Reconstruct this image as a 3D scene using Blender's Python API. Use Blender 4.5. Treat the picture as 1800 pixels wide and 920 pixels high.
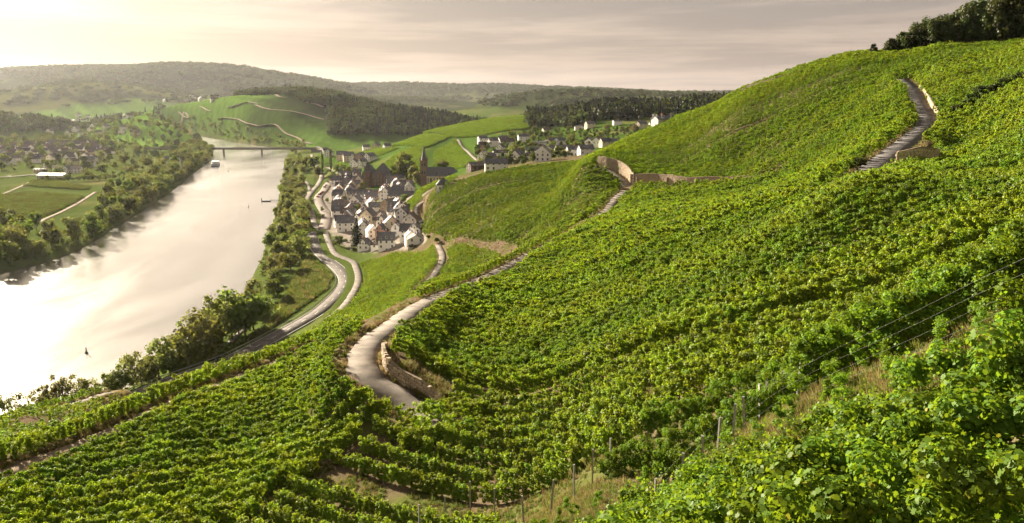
import bpy, bmesh, math, random
import numpy as np
from mathutils import Vector, Matrix, Euler
random.seed(7); rng = np.random.default_rng(11)
R = math.radians
S = bpy.context.scene
COL = S.collection
for o in list(bpy.data.objects): bpy.data.objects.remove(o)

# ---------------------------------------------------------------- camera
cam = bpy.data.cameras.new('camera'); camo = bpy.data.objects.new('camera', cam); COL.objects.link(camo)
camo.location = (0, 0, 105.0)
camo.rotation_euler = (R(90)-math.atan(295.0/1500.0), 0, 0)
cam.sensor_width = 36; cam.lens = 30.0; cam.clip_start = 0.3; cam.clip_end = 40000
S.camera = camo
S.render.resolution_x, S.render.resolution_y = 1024, 523

# ---------------------------------------------------------------- sky and sun
GLOW = (0.010, 0.095, 1.6)
SUN_AZ, SUN_EL = R(-39.0), R(18.5)                    # azimuth from +Y, negative to the left
SUN = Vector((math.sin(SUN_AZ)*math.cos(SUN_EL), math.cos(SUN_AZ)*math.cos(SUN_EL), math.sin(SUN_EL)))
W = bpy.data.worlds.new('World'); S.world = W; W.use_nodes = True
nt = W.node_tree; nt.nodes.clear()
class NB:
    """small node-building helper"""
    def __init__(s, t): s.t = t
    def n(s, kind, **kw):
        x = s.t.nodes.new(kind)
        for k, v in kw.items(): setattr(x, k, v)
        return x
    def put(s, sock, v):
        if v is None: return
        if isinstance(v, (int, float, tuple, list)):
            sock.default_value = (*v, 1.0) if (isinstance(v, (tuple, list)) and len(v) == 3 and sock.type == 'RGBA') else v
        else: s.t.links.new(v, sock)
    def math(s, op, a, b=None, c=None, clamp=False):
        x = s.n('ShaderNodeMath', operation=op, use_clamp=clamp)
        for i, v in enumerate((a, b, c)): s.put(x.inputs[i], v)
        return x.outputs[0]
    def vmath(s, op, a, b=None, scale=None):
        x = s.n('ShaderNodeVectorMath', operation=op)
        s.put(x.inputs[0], a); s.put(x.inputs[1], b)
        if scale is not None: s.put(x.inputs['Scale'], scale)
        return x.outputs['Value'] if op in ('DOT_PRODUCT', 'LENGTH') else x.outputs[0]
    def mix(s, f, a, b, blend='MIX'):
        x = s.n('ShaderNodeMix', data_type='RGBA', blend_type=blend)
        s.put(x.inputs[0], f); s.put(x.inputs[6], a); s.put(x.inputs[7], b)
        return x.outputs[2]
    def ramp(s, f, stops):
        x = s.n('ShaderNodeMapRange', interpolation_type='SMOOTHSTEP')
        s.put(x.inputs[0], f)
        for i, v in enumerate(stops): x.inputs[1+i].default_value = v
        return x.outputs[0]
    def noise(s, vec, scale, detail=4, rough=0.55, dist=0.0):
        x = s.n('ShaderNodeTexNoise'); s.put(x.inputs['Vector'], vec)
        x.inputs['Scale'].default_value = scale; x.inputs['Detail'].default_value = detail
        x.inputs['Roughness'].default_value = rough; x.inputs['Distortion'].default_value = dist
        return x.outputs[0]
b = NB(nt)
sky = b.n('ShaderNodeTexSky', sky_type='NISHITA', sun_disc=False, sun_elevation=SUN_EL, sun_rotation=SUN_AZ)
sky.air_density = 1.0; sky.dust_density = 3.0
d = b.vmath('NORMALIZE', b.n('ShaderNodeTexCoord').outputs['Generated'])
sep = b.n('ShaderNodeSeparateXYZ'); b.put(sep.inputs[0], d)
zz = b.math('MAXIMUM', sep.outputs[2], 0.0)
# an evening veil of cloud, seen as a layer overhead: streaks get finer towards the horizon
inv = b.math('DIVIDE', 1.0, b.math('ADD', zz, 0.11))
flat = b.n('ShaderNodeCombineXYZ')
b.put(flat.inputs[0], b.math('MULTIPLY', sep.outputs[0], b.math('MULTIPLY', inv, 0.42)))
b.put(flat.inputs[1], b.math('MULTIPLY', inv, 0.9))
b.put(flat.inputs[2], b.math('MULTIPLY', sep.outputs[1], 0.5))
n1 = b.noise(flat.outputs[0], 1.15, 5, 0.55, 0.35)
n2 = b.noise(flat.outputs[0], 3.1, 4, 0.6, 0.2)
cl = b.math('ADD', b.math('MULTIPLY', n1, 0.75), b.math('MULTIPLY', n2, 0.25))
dens = b.ramp(cl, (0.40, 0.58, 0.0, 1.0))
sd = b.math('MAXIMUM', b.vmath('DOT_PRODUCT', d, tuple(SUN)), 0.0)
g1 = b.math('POWER', sd, 6.0); g2 = b.math('POWER', sd, 14.0); g3 = b.math('POWER', sd, 500.0)
thin = b.mix(b.ramp(zz, (0.0, 0.22, 0.0, 1.0)), (0.68, 0.525, 0.43), (0.68, 0.57, 0.485))
thick = b.mix(b.ramp(zz, (0.0, 0.25, 0.0, 1.0)), (0.48, 0.385, 0.335), (0.315, 0.275, 0.255))
veil = b.mix(dens, thin, thick)
glow = b.math('ADD', b.math('MULTIPLY', g1, GLOW[0]), b.math('ADD', b.math('MULTIPLY', g2, GLOW[1]), b.math('MULTIPLY', g3, GLOW[2])))
glow = b.math('MULTIPLY', glow, b.math('SUBTRACT', 1.12, b.math('MULTIPLY', dens, 0.38)))
gcol = b.vmath('SCALE', (1.0, 0.90, 0.82), scale=glow)
tot = b.vmath('ADD', b.vmath('SCALE', veil, scale=0.178), gcol)
bg = b.n('ShaderNodeBackground'); bg2 = b.n('ShaderNodeBackground')
b.put(bg.inputs[0], sky.outputs[0]); bg.inputs[1].default_value = 0.05*0.07
b.put(bg2.inputs[0], tot); bg2.inputs[1].default_value = 1.0
ad = b.n('ShaderNodeAddShader'); b.put(ad.inputs[0], bg.outputs[0]); b.put(ad.inputs[1], bg2.outputs[0])
wo = b.n('ShaderNodeOutputWorld'); b.put(wo.inputs[0], ad.outputs[0])
sl = bpy.data.lights.new('sun', 'SUN'); sl.energy = 5.0; sl.angle = R(0.9); sl.color = (1.0, 0.87, 0.68)
so = bpy.data.objects.new('sun', sl); COL.objects.link(so); so.rotation_euler = SUN.to_track_quat('Z', 'Y').to_euler()
vs = S.view_settings; vs.view_transform = 'Standard'; vs.look = 'None'; vs.gamma = 1.0; vs.use_curve_mapping = False
vs.exposure = 2.2
S.cycles.max_bounces = 6; S.cycles.transparent_max_bounces = 8; S.cycles.volume_bounces = 0; S.cycles.transmission_bounces = 4
S.cycles.diffuse_bounces = 2; S.cycles.glossy_bounces = 3
S.cycles.use_denoising = True
S.cycles.use_adaptive_sampling = True; S.cycles.adaptive_threshold = 0.02
LAM = 0.0008
# ---------------------------------------------------------------- terrain
F0, CX, CY0, HC = 1500.0, 900.0, 460.0, 105.0
PIT = math.atan(295.0/1500.0)
CP, SP = math.cos(PIT), math.sin(PIT)
def ray(px, py):
    a = F0*CP-(py-CY0)*SP
    return (px-CX)/a, (-F0*SP-(py-CY0)*CP)/a          # dX/dY, dZ/dY
def atY(px, py, Y, dz=0.0):
    sx, sz = ray(px, py); return (sx*Y, Y, HC+sz*Y-dz)
def atZ(px, py, Z):
    sx, sz = ray(px, py); Y = (Z-HC)/sz; return (sx*Y, Y, Z)
def pix(p):
    X, Y, Z = p[0], p[1], p[2]-HC
    d = Y*CP-Z*SP; u = Y*SP+Z*CP
    return (CX+F0*X/d, CY0-F0*u/d)

# right-bank land: (pixel x, pixel y, distance, height of the vines that hide the soil)
V = 1.7
CTRL = [atY(*a) for a in [
 # foreground slope
 (1800,920,7.5,V),(1500,900,10.5,V),(1250,920,14,V),(1800,700,12,V),(1600,760,15,V),(1400,830,18,V),
 (1150,915,38,0),(1258,800,35,0),(1335,765,33,0),(1420,700,31,0),(1050,900,41,0),(1560,640,28,0),(1790,560,22,0),
 (900,920,49,V),(700,920,58,V),(500,920,62,V),(300,920,66,V),(100,920,68,V),
 (1600,560,46,V),(1800,470,46,V),(1700,400,66,V),(1500,420,82,V),(1700,330,84,V),(1500,325,95,V),(1800,300,95,V),
 (1300,620,56,V),(1300,500,85,V),(1300,400,128,V),(1300,350,165,V),(1400,360,130,V),
 (1100,700,58,V),(1100,600,82,V),(1100,500,120,V),(1100,420,165,V),(1100,395,185,V),
 (900,800,66,V),(900,700,82,V),(900,600,112,V),(900,520,150,V),(900,485,178,V),(1000,445,185,V),
 (760,740,78,V),(800,680,86,V),(760,620,104,V),(800,560,132,V),(740,690,88,0.2),
 (200,850,75,V),(400,800,81,V),(600,740,82,V),(400,700,98,V),(600,640,100,V),(500,665,105,V),
 # tracks and roads on the slope
 (0,830,82,0),(170,770,94,0),(300,710,106,0),(480,640,125,0),(600,590,142,0),
 (720,720,86,0),(640,650,92,0),(660,590,110,0),(700,566,122,0),(740,535,142,0),(830,500,178,0),(930,450,222,0),
 (1000,412,250,0),(1060,378,275,0),(1085,350,300,0),(1100,325,325,0),(1060,297,345,0),(1040,290,352,0),(1010,296,388,V),
 (1200,330,300,0),(1300,323,282,0),
 (0,748,135,0),(90,722,152,0),
 # upper right flank
 (1560,275,172,0),(1600,245,196,0),(1630,215,216,0),(1615,185,236,0),(1600,158,262,0),
 (1400,300,250,V),(1500,230,245,V),(1400,230,300,V),(1300,280,315,V),(1200,300,330,V),(1300,200,345,V),(1200,260,360,V),
 (1100,270,372,V),(1500,150,310,V),(1400,150,345,V),(1600,110,310,V),(1750,110,270,V),
 (1700,180,225,V),(1800,150,210,V),(1650,260,185,V),(1750,250,165,V),(1800,220,160,V),(1720,310,120,0),
 # its skyline
 (1800,72,300,V),(1650,80,330,V),(1500,98,350,V),(1400,122,375,V),(1300,158,400,V),(1180,208,430,V),(1100,243,440,V),(1050,270,448,V),
 (960,292,470,V),(900,302,480,V),(840,312,490,V),
 # the middle parcel above the village
 (1060,340,312,V),(1000,380,305,V),(950,400,320,V),(900,400,352,V),(900,345,425,V),(980,330,400,V),(820,380,440,V),(760,360,500,V),(742,400,495,V),(850,428,365,V),(900,436,335,0),(800,428,395,0),
 (735,385,530,0),(742,350,560,0),
 # lower parcels by the road
 (770,430,424,0),(780,460,353,0),(740,498,317,0),(830,470,330,V),
 (690,480,400,V),(690,450,450,V),(690,520,345,V),(640,555,300,V),
]]
CTRL += [ # places the photograph hides, and beyond its edges
 (0,-2,102.6),(0,-8,104.0),(-8,-4,99.5),(9,-5,106.0),(2.5,8,98.3),(1,15,93.5),(0.5,22,89.8),(-4,30,86),(-12,12,91),(18,4,106),(40,20,118),(60,-30,140),(-40,-30,86),(-50,20,78),(120,40,150),(150,140,140),
 (-70,60,62),(-60,120,52),(-120,60,30),(-75,170,40),(-62,240,30),(-50,300,24),(-120,0,40),(-110,140,12),
 (-96,230,9),(-90,330,9),(-84,420,8),(-110,500,8),(-100,560,9),
 (220,330,128),(300,300,150),(300,450,130),(230,480,112),(150,520,92),(80,560,72),(30,600,60),(-20,600,50),(400,200,190),(400,-100,220),(0,-150,130),(-150,-150,30),
 # village and side valley
 (-170,640,9),(-150,800,9),(-200,950,10),(-120,700,12),(-110,620,12),(-90,760,17),(-120,840,16),
]
CTRL += [atY(*a) for a in [(760,327,722,0),(700,330,740,0),(720,290,900,0),(800,265,1000,0),(700,257,1150,0),(745,238,1200,0),(850,212,1350,0),
 (920,206,1350,0),(870,297,640,0),(940,278,715,0),(1015,272,690,0),(860,255,950,0),(1000,242,1050,0),(1100,226,1050,0),(1180,214,1080,0),(960,222,1250,0),(1060,200,1250,0),
 (620,253,1450,0),(700,245,1500,0)]]
CTRL += [(200,750,80),(400,900,110),(150,900,62),(600,700,150)]
# carve points are soft hints only: the valley floor and river are cut in afterwards
R0 = 9.0
def warp(X, Y):
    r = np.hypot(X, Y)+1e-9; k = np.log1p(r/R0)/r
    return X*k, Y*k
_c = np.array(CTRL, float)
_u, _v = warp(_c[:,0], _c[:,1])
def _phi(d2): return 0.5*d2*np.log(d2+1e-12)
_n = len(_c)
_A = np.zeros((_n+3, _n+3))
_A[:_n,:_n] = _phi((_u[:,None]-_u[None])**2+(_v[:,None]-_v[None])**2)+np.eye(_n)*LAM
_A[:_n,_n] = 1; _A[:_n,_n+1] = _u; _A[:_n,_n+2] = _v
_A[_n:,:_n] = _A[:_n,_n:].T
_w = np.linalg.solve(_A, np.r_[_c[:,2], 0, 0, 0])
def tps(X, Y):
    X = np.atleast_1d(np.asarray(X, float)); Y = np.atleast_1d(np.asarray(Y, float))
    sh = X.shape; X = X.ravel(); Y = Y.ravel(); out = np.empty(len(X))
    for i in range(0, len(X), 20000):
        u, v = warp(X[i:i+20000], Y[i:i+20000])
        d2 = (u[:,None]-_u[None])**2+(v[:,None]-_v[None])**2
        out[i:i+20000] = _phi(d2)@_w[:_n]+_w[_n]+_w[_n+1]*u+_w[_n+2]*v
    return out.reshape(sh)

def seg_dist(X, Y, pts, vals=None, closed=False):
    """distance to a polyline and, if given, the value interpolated at the closest point"""
    P = np.asarray(pts, float); X = np.asarray(X, float); Y = np.asarray(Y, float)
    best = np.full(X.shape, 1e18); bv = np.zeros(X.shape)
    n = len(P)
    for i in range(n if closed else n-1):
        a = P[i]; b = P[(i+1)%n]; d = b[:2]-a[:2]; L = d@d+1e-9
        t = np.clip(((X-a[0])*d[0]+(Y-a[1])*d[1])/L, 0, 1)
        e = (X-a[0]-t*d[0])**2+(Y-a[1]-t*d[1])**2
        m = e < best
        best = np.where(m, e, best)
        if vals is not None: bv = np.where(m, vals[i]+(vals[(i+1)%n]-vals[i])*t, bv)
    return np.sqrt(best), bv
def inside(X, Y, poly):
    X = np.asarray(X, float); Y = np.asarray(Y, float); r = np.zeros(X.shape, bool); n = len(poly)
    for i in range(n):
        x0, y0 = poly[i][:2]; x1, y1 = poly[(i+1)%n][:2]
        if y0 == y1: continue
        c = ((y0 > Y) != (y1 > Y)) & (X < (x1-x0)*(Y-y0)/(y1-y0)+x0)
        r ^= c
    return r
def sstep(a, b, x):
    t = np.clip((x-a)/(b-a), 0, 1); return t*t*(3-2*t)
def smax(a, b, k):
    h = np.clip(0.5+0.5*(a-b)/k, 0, 1)
    return b+(a-b)*h+k*h*(1-h)
def vnoise(X, Y, s, seed):
    x = X/s; y = Y/s; i = np.floor(x); j = np.floor(y); fx = x-i; fy = y-j
    fx = fx*fx*(3-2*fx); fy = fy*fy*(3-2*fy)
    def h(a, b):
        q = np.sin(a*127.1+b*311.7+seed*74.7)*43758.5453; return q-np.floor(q)
    return (h(i,j)*(1-fx)+h(i+1,j)*fx)*(1-fy)+(h(i,j+1)*(1-fx)+h(i+1,j+1)*fx)*fy-0.5

# the river, bank to bank
RBANK = [atZ(*a, 0)[:2] for a in [(-260,800),(0,735),(120,715),(240,680),(330,625),(400,575),(430,520),(462,450),(478,400),(490,350),(497,310),(500,285),(505,272),(512,265),(470,258.5),(420,252),(380,244.5),(340,238),(305,234),(262,231.5),(215,229)]]
LBANK = [atZ(*a, 0)[:2] for a in [(-420,585),(-150,520),(0,482),(80,462),(140,440),(200,402),(250,372),(300,338),(340,305),(368,284),(374,272),(376,264),(362,256),(330,247),(300,241),(262,235.5),(215,231.5)]]
RIVER = RBANK+LBANK[::-1]
# far hills: crest lines (X, Y, Z) and half-width
def crest(*pts): return [atY(*p) for p in pts]
RIDGES = [
 # vineyard hill beyond the bridge
 (crest((250,212,3300,0),(330,187,2900,0),(400,172,2600,0),(440,160,2350,8),(480,152,2200,14),(540,152,2080,14),(590,166,1980,14),(640,182,1950,14)), 520, 0.9),
 # dark wooded hill behind the village
 (crest((600,176,1980,14),(660,184,1900,16),(720,192,1850,16),(800,200,1850,16),(870,210,1850,14)), 330, 1.0),
 # wooded hill on the right of the side valley
 (crest((930,190,1480,14),(1000,180,1480,16),(1080,178,1450,16),(1180,172,1450,16),(1280,168,1450,14),(1450,160,1400,10),(1700,140,1400,0)), 330, 1.0),
 # green hill between them, farther off
 (crest((800,192,3300,0),(880,180,3300,0),(950,162,3400,0),(1020,158,3500,0),(1110,163,3500,0),(1200,166,3500,0)), 900, 1.0),
 # far ridge
 (crest((540,150,7600,0),(600,147,7600,0),(720,145,7600,0),(800,149,7600,0),(880,148,7600,0),(960,152,7400,0),(1060,156,7000,0),(1180,162,7000,0),(1400,160,7000,0),(1900,140,7000,0)), 1600, 1.0),
 # the big far hill on the left
 (crest((-700,130,6800,0),(-300,120,6800,0),(0,126,6800,0),(60,119,6500,0),(130,116,6300,0),(250,116,6000,0),(330,111,5700,0),(400,114,5600,0),(460,126,5500,0),(520,140,5300,0),(575,152,5200,0),(640,170,5200,0)), 1500, 1.0),
 # lower foothill in front of it
 (crest((-500,170,4700,0),(-100,176,4600,0),(60,160,4400,0),(140,143,4300,0),(190,146,4200,0),(260,160,4100,0),(330,172,4000,0),(420,190,3900,0)), 950, 1.0),
 # left bank slope
 (crest((-900,150,2100,0),(-300,175,2100,0),(-60,190,2150,0),(30,205,2200,0),(90,216,2300,0),(130,224,2400,0)), 420, 1.0),
]
def land0(X, Y):
    floor = 6.5+1.2*vnoise(X, Y, 90, 3)+np.zeros(np.shape(X))
    near = tps(X, Y)
    r = np.hypot(X, Y)
    near = near-90*sstep(1300, 2200, r)-120*sstep(120, 420, -X-0.26*(Y-300)-120)*sstep(150,400,Y)
    z = smax(near, floor, 3.0)
    rid = np.full(np.shape(X), -50.0)
    for cr, w, p in RIDGES:
        d, zc = seg_dist(X, Y, cr, [c[2] for c in cr])
        t = np.clip(d/w, 0, 1.6)
        hz = (zc-2)*(1-sstep(0, 1.25, t)**p)-14*t
        rough = vnoise(X, Y, w*0.45, 7)*0.16+vnoise(X, Y, w*0.17, 9)*0.07
        hz = hz+np.clip(zc,0,400)*rough*sstep(0.06, 0.5, t)*(t < 1.3)
        rid = np.maximum(rid, hz)
    z = np.where(rid > z-8, smax(rid, z, 8.0), z)
    return z
def river_cut(X, Y, z):
    d, _ = seg_dist(X, Y, RIVER, closed=True)
    d = np.where(inside(X, Y, RIVER), -d, d)
    bank = 2.2+0.16*np.maximum(d, 0)+0.0
    t = sstep(0, 60, d)
    z2 = np.where(d > 0, np.minimum(z, 0.8+d*0.22)*(1-t)+z*t, z)
    return np.where(d <= 0, np.maximum(-3.0, d*0.4)-0.3, z2)
# ---------------------------------------------------------------- helpers for objects
def tag(o, label=None, cat=None, group=None, kind=None):
    if label: o['label'] = label
    if cat: o['category'] = cat
    if group: o['group'] = group
    if kind: o['kind'] = kind
    return o
def link(name, data, parent=None, loc=None, rz=None, mat=None):
    o = bpy.data.objects.new(name, data); COL.objects.link(o)
    if parent is not None: o.parent = parent
    if loc is not None: o.location = loc
    if rz is not None: o.rotation_euler = (0, 0, rz)
    return o
def empty(name, loc, rz=0.0):
    o = link(name, None, None, loc, rz); o.empty_display_size = 0.5; return o
def mesh(name, verts, faces, mats=(), mi=None, smooth=False):
    me = bpy.data.meshes.new(name); me.from_pydata([tuple(v) for v in verts], [], [tuple(f) for f in faces])
    for m in mats: me.materials.append(m)
    if mi is not None: me.polygons.foreach_set('material_index', np.asarray(mi, np.int32))
    if smooth: me.polygons.foreach_set('use_smooth', np.ones(len(me.polygons), bool))
    me.update(); return me
def fast_mesh(name, verts, quads, mats=(), smooth=False):
    """numpy arrays of vertices and equal-sized faces"""
    verts = np.ascontiguousarray(verts, np.float32); quads = np.ascontiguousarray(quads, np.int32)
    me = bpy.data.meshes.new(name); k = quads.shape[1]
    me.vertices.add(len(verts)); me.vertices.foreach_set('co', verts.ravel())
    me.loops.add(quads.size); me.loops.foreach_set('vertex_index', quads.ravel())
    me.polygons.add(len(quads)); me.polygons.foreach_set('loop_start', np.arange(0, quads.size, k, dtype=np.int32))
    if smooth: me.polygons.foreach_set('use_smooth', np.ones(len(quads), bool))
    for m in mats: me.materials.append(m)
    me.update(calc_edges=True); return me
class MB:
    """collects boxes, prisms and tubes into one mesh"""
    def __init__(s): s.v = []; s.f = []; s.m = []
    def add(s, v, f, m=0):
        o = len(s.v); s.v += [tuple(p) for p in v]; s.f += [tuple(i+o for i in q) for q in f]; s.m += [m]*len(f); return s
    def box(s, x0, x1, y0, y1, z0, z1, m=0):
        return s.add([(x0,y0,z0),(x1,y0,z0),(x1,y1,z0),(x0,y1,z0),(x0,y0,z1),(x1,y0,z1),(x1,y1,z1),(x0,y1,z1)],
                     [(0,3,2,1),(4,5,6,7),(0,1,5,4),(1,2,6,5),(2,3,7,6),(3,0,4,7)], m)
    def prism(s, poly, y0, y1, m=0):
        """polygon in x,z pushed along y"""
        n = len(poly)
        return s.add([(x,y0,z) for x,z in poly]+[(x,y1,z) for x,z in poly],
                     [tuple(range(n))[::1], tuple(range(2*n-1,n-1,-1))]+[(i,i+n,(i+1)%n+n,(i+1)%n) for i in range(n)], m)
    def tube(s, a, b_, r0, r1, n=6, m=0):
        a = Vector(a); b_ = Vector(b_); d_ = (b_-a).normalized()
        u = d_.orthogonal().normalized(); w = d_.cross(u)
        vs_ = []
        for c, r in ((a, r0), (b_, r1)):
            for i in range(n):
                t = 2*math.pi*i/n; vs_.append(c+(u*math.cos(t)+w*math.sin(t))*r)
        return s.add(vs_, [(i,(i+1)%n,(i+1)%n+n,i+n) for i in range(n)]+[tuple(range(n-1,-1,-1)), tuple(range(n,2*n))], m)
    def build(s, name, mats, smooth=False):
        return mesh(name, s.v, s.f, mats if isinstance(mats, (list, tuple)) else [mats], s.m, smooth)

# ---------------------------------------------------------------- materials
MATS = {}
def mat(name, col, rough=0.7, spec=0.3, var=0.0, scale=3.0, bump=0.0, bscale=None, col2=None, metal=0.0, rand=0.0):
    m = bpy.data.materials.new(name); m.use_nodes = True; t = m.node_tree; q = NB(t)
    p = t.nodes['Principled BSDF']; p.inputs['Roughness'].default_value = rough
    p.inputs['Specular IOR Level'].default_value = spec; p.inputs['Metallic'].default_value = metal
    co = q.n('ShaderNodeTexCoord').outputs['Object']
    c = col
    if var or col2:
        f = q.ramp(q.noise(co, scale, 5, 0.62), (0.3, 0.7, 0.0, 1.0))
        c = q.mix(f, tuple(x*(1-var) for x in col), col2 or tuple(min(1, x*(1+var)) for x in col))
    if rand:
        rv = q.n('ShaderNodeObjectInfo').outputs['Random']
        h = q.n('ShaderNodeHueSaturation'); q.put(h.inputs['Color'], c)
        q.put(h.inputs['Value'], q.math('ADD', 1-rand, q.math('MULTIPLY', rv, 2*rand))); c = h.outputs[0]
    q.put(p.inputs['Base Color'], c)
    if bump:
        bn = q.n('ShaderNodeBump'); bn.inputs['Strength'].default_value = bump; bn.inputs['Distance'].default_value = 0.05
        q.put(bn.inputs['Height'], q.noise(co, bscale or scale*4, 6, 0.65)); q.put(p.inputs['Normal'], bn.outputs[0])
    MATS[name] = m; return m
def leaf_mat(name, col, tcol, trans=0.45, hue=0.035, val=0.35, yellow=0.0, gloss=0.02):
    """thin leaves: diffuse, light coming through, a little sheen; each leaf and each plant varies"""
    m = bpy.data.materials.new(name); m.use_nodes = True; t = m.node_tree; t.nodes.clear(); q = NB(t)
    isl = q.n('ShaderNodeNewGeometry').outputs['Random Per Island']; ob = q.n('ShaderNodeObjectInfo').outputs['Random']
    pos = q.n('ShaderNodeNewGeometry').outputs['Position']; big = q.noise(pos, 0.11, 3, 0.6); big2 = q.noise(pos, 0.035, 3, 0.6)
    def varied(c):
        h = q.n('ShaderNodeHueSaturation'); q.put(h.inputs['Color'], c)
        q.put(h.inputs['Hue'], q.math('ADD', 0.5-hue*0.5, q.math('MULTIPLY', ob, hue)))
        v = q.math('ADD', 1-val*1.15, q.math('ADD', q.math('MULTIPLY', isl, val*1.0), q.math('MULTIPLY', ob, val*1.5)))
        q.put(h.inputs['Value'], q.math('MULTIPLY', v, q.math('ADD', 0.72, q.math('MULTIPLY', big, 0.56)))); c2 = h.outputs[0]
        c2 = q.mix(q.ramp(big2, (0.45, 0.75, 0.0, 0.35)), c2, (c[0]*1.28, c[1]*1.10, c[2]))
        if yellow:
            f = q.ramp(isl, (1-yellow, 1.0, 0.0, 0.8)); c2 = q.mix(f, c2, (0.30, 0.24, 0.03))
        return c2
    df = q.n('ShaderNodeBsdfDiffuse'); q.put(df.inputs[0], varied(col))
    tr = q.n('ShaderNodeBsdfTranslucent'); q.put(tr.inputs[0], varied(tcol))
    mx = q.n('ShaderNodeMixShader'); mx.inputs[0].default_value = trans; q.put(mx.inputs[1], df.outputs[0]); q.put(mx.inputs[2], tr.outputs[0])
    gl = q.n('ShaderNodeBsdfGlossy'); gl.inputs['Roughness'].default_value = 0.5; q.put(gl.inputs[0], (0.9, 0.9, 0.85))
    m2 = q.n('ShaderNodeMixShader'); m2.inputs[0].default_value = gloss; q.put(m2.inputs[1], mx.outputs[0]); q.put(m2.inputs[2], gl.outputs[0])
    out = q.n('ShaderNodeOutputMaterial'); q.put(out.inputs[0], m2.outputs[0]); MATS[name] = m; return m
# ground: the colour of each zone is stored on the sheet, grain comes from noise
def ground_mat():
    m = bpy.data.materials.new('ground'); m.use_nodes = True; t = m.node_tree; q = NB(t); p = t.nodes['Principled BSDF']
    at = q.n('ShaderNodeAttribute', attribute_name='zone').outputs['Color']
    pos = q.n('ShaderNodeNewGeometry').outputs['Position']
    f1 = q.noise(pos, 0.9, 6, 0.7); f2 = q.noise(pos, 0.06, 5, 0.6)
    f = q.math('ADD', q.math('MULTIPLY', f1, 0.9), q.math('ADD', q.math('MULTIPLY', f2, 0.7), 0.2))
    q.put(p.inputs['Base Color'], q.vmath('MULTIPLY', at, q.vmath('SCALE', (1, 1, 1), scale=f)))
    p.inputs['Roughness'].default_value = 1.0; p.inputs['Specular IOR Level'].default_value = 0.0
    bn = q.n('ShaderNodeBump'); bn.inputs['Strength'].default_value = 0.6; bn.inputs['Distance'].default_value = 0.25
    q.put(bn.inputs['Height'], f1); q.put(p.inputs['Normal'], bn.outputs[0]); return m
def water_mat():
    m = bpy.data.materials.new('water'); m.use_nodes = True; t = m.node_tree; t.nodes.clear(); q = NB(t)
    pos = q.n('ShaderNodeNewGeometry').outputs['Position']
    mp = q.n('ShaderNodeMapping'); q.put(mp.inputs[0], pos); mp.inputs['Rotation'].default_value = (0, 0, R(14)); mp.inputs['Scale'].default_value = (1.0, 0.32, 1)
    fine = q.noise(mp.outputs[0], 0.55, 4, 0.6); wide = q.noise(mp.outputs[0], 0.02, 4, 0.6, 0.6); amp = q.ramp(wide, (0.35, 0.65, 0.55, 1.0))
    bn = q.n('ShaderNodeBump'); bn.inputs['Distance'].default_value = 0.10; q.put(bn.inputs['Strength'], q.math('MULTIPLY', amp, 0.5)); q.put(bn.inputs['Height'], fine)
    df = q.n('ShaderNodeBsdfDiffuse'); q.put(df.inputs[0], (0.10, 0.095, 0.075)); q.put(df.inputs['Normal'], bn.outputs[0])
    gl = q.n('ShaderNodeBsdfGlossy'); q.put(gl.inputs[0], (1.0, 0.97, 0.93)); q.put(gl.inputs['Roughness'], q.math('ADD', 0.10, q.math('MULTIPLY', amp, 0.14))); q.put(gl.inputs['Normal'], bn.outputs[0])
    fr = q.n('ShaderNodeFresnel'); fr.inputs[0].default_value = 2.1; mx = q.n('ShaderNodeMixShader'); q.put(mx.inputs[0], q.math('MULTIPLY', fr.outputs[0], 1.35, clamp=True)); q.put(mx.inputs[1], df.outputs[0]); q.put(mx.inputs[2], gl.outputs[0])
    out = q.n('ShaderNodeOutputMaterial'); q.put(out.inputs[0], mx.outputs[0]); return m

# ---------------------------------------------------------------- roads and tracks (centre lines in plan)
def ground0(X, Y): return river_cut(X, Y, land0(X, Y))
_T = np.exp(np.linspace(math.log(3.0), math.log(9000.0), 2600))
def hit(px, py, fn=None):
    """where the line of sight through a pixel meets the land"""
    sx, sz = ray(px, py); z = HC+sz*_T; h = (fn or ground0)(sx*_T, _T)
    k = np.argmax(z < h) if (z < h).any() else len(_T)-1
    k = max(k, 1); a = (z-h)[k-1]; c = (z-h)[k]; t = a/(a-c+1e-9); Y = _T[k-1]+(_T[k]-_T[k-1])*min(max(t, 0), 1)
    return (sx*Y, Y)
def resample(pts, step):
    P = [Vector(p) for p in pts]; n = len(P); out = []
    def cr(p0, p1, p2, p3, t):
        return 0.5*((2*p1)+(p2-p0)*t+(2*p0-5*p1+4*p2-p3)*t*t+(3*p1-p0-3*p2+p3)*t**3)
    for i in range(n-1):
        p0 = P[max(i-1,0)]; p3 = P[min(i+2,n-1)]; k = max(2, int((P[i+1]-P[i]).length/step))
        out += [cr(p0, P[i], P[i+1], p3, j/k) for j in range(k)]
    out.append(P[-1]); return np.array([tuple(p) for p in out])
def fl(lst, z=8.0): return [atZ(x, y, z) for x, y in lst]
def fy(lst): return [atY(*a) for a in lst]
ROADS = {}
def road(key, pts, w, step=3.0, flat=1.5, smooth=6):
    p = resample(pts, step); z = p[:,2].copy()
    for _ in range(smooth): z[1:-1] = (z[:-2]+2*z[1:-1]+z[2:])/4
    p[:,2] = z; ROADS[key] = dict(p=p, w=w, flat=flat)
road('river_road', fl([(-420,945),(-150,850),(0,790),(120,742),(240,695),(300,670),(397,635),(450,610),(520,572),(560,548),(590,522),(605,503),(606,487),(592,470),(573,455),(557,438),(550,422),(553,411),(569,404)]), 8.2, 4)
road('village_street', fl([(569,404),(573,390),(573.5,377),(566,365),(560,353),(561,345),(570,335),(577,324),(585,318),(600,309),(590,301),(575,294)], 8.3), 8.5, 5)
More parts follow.
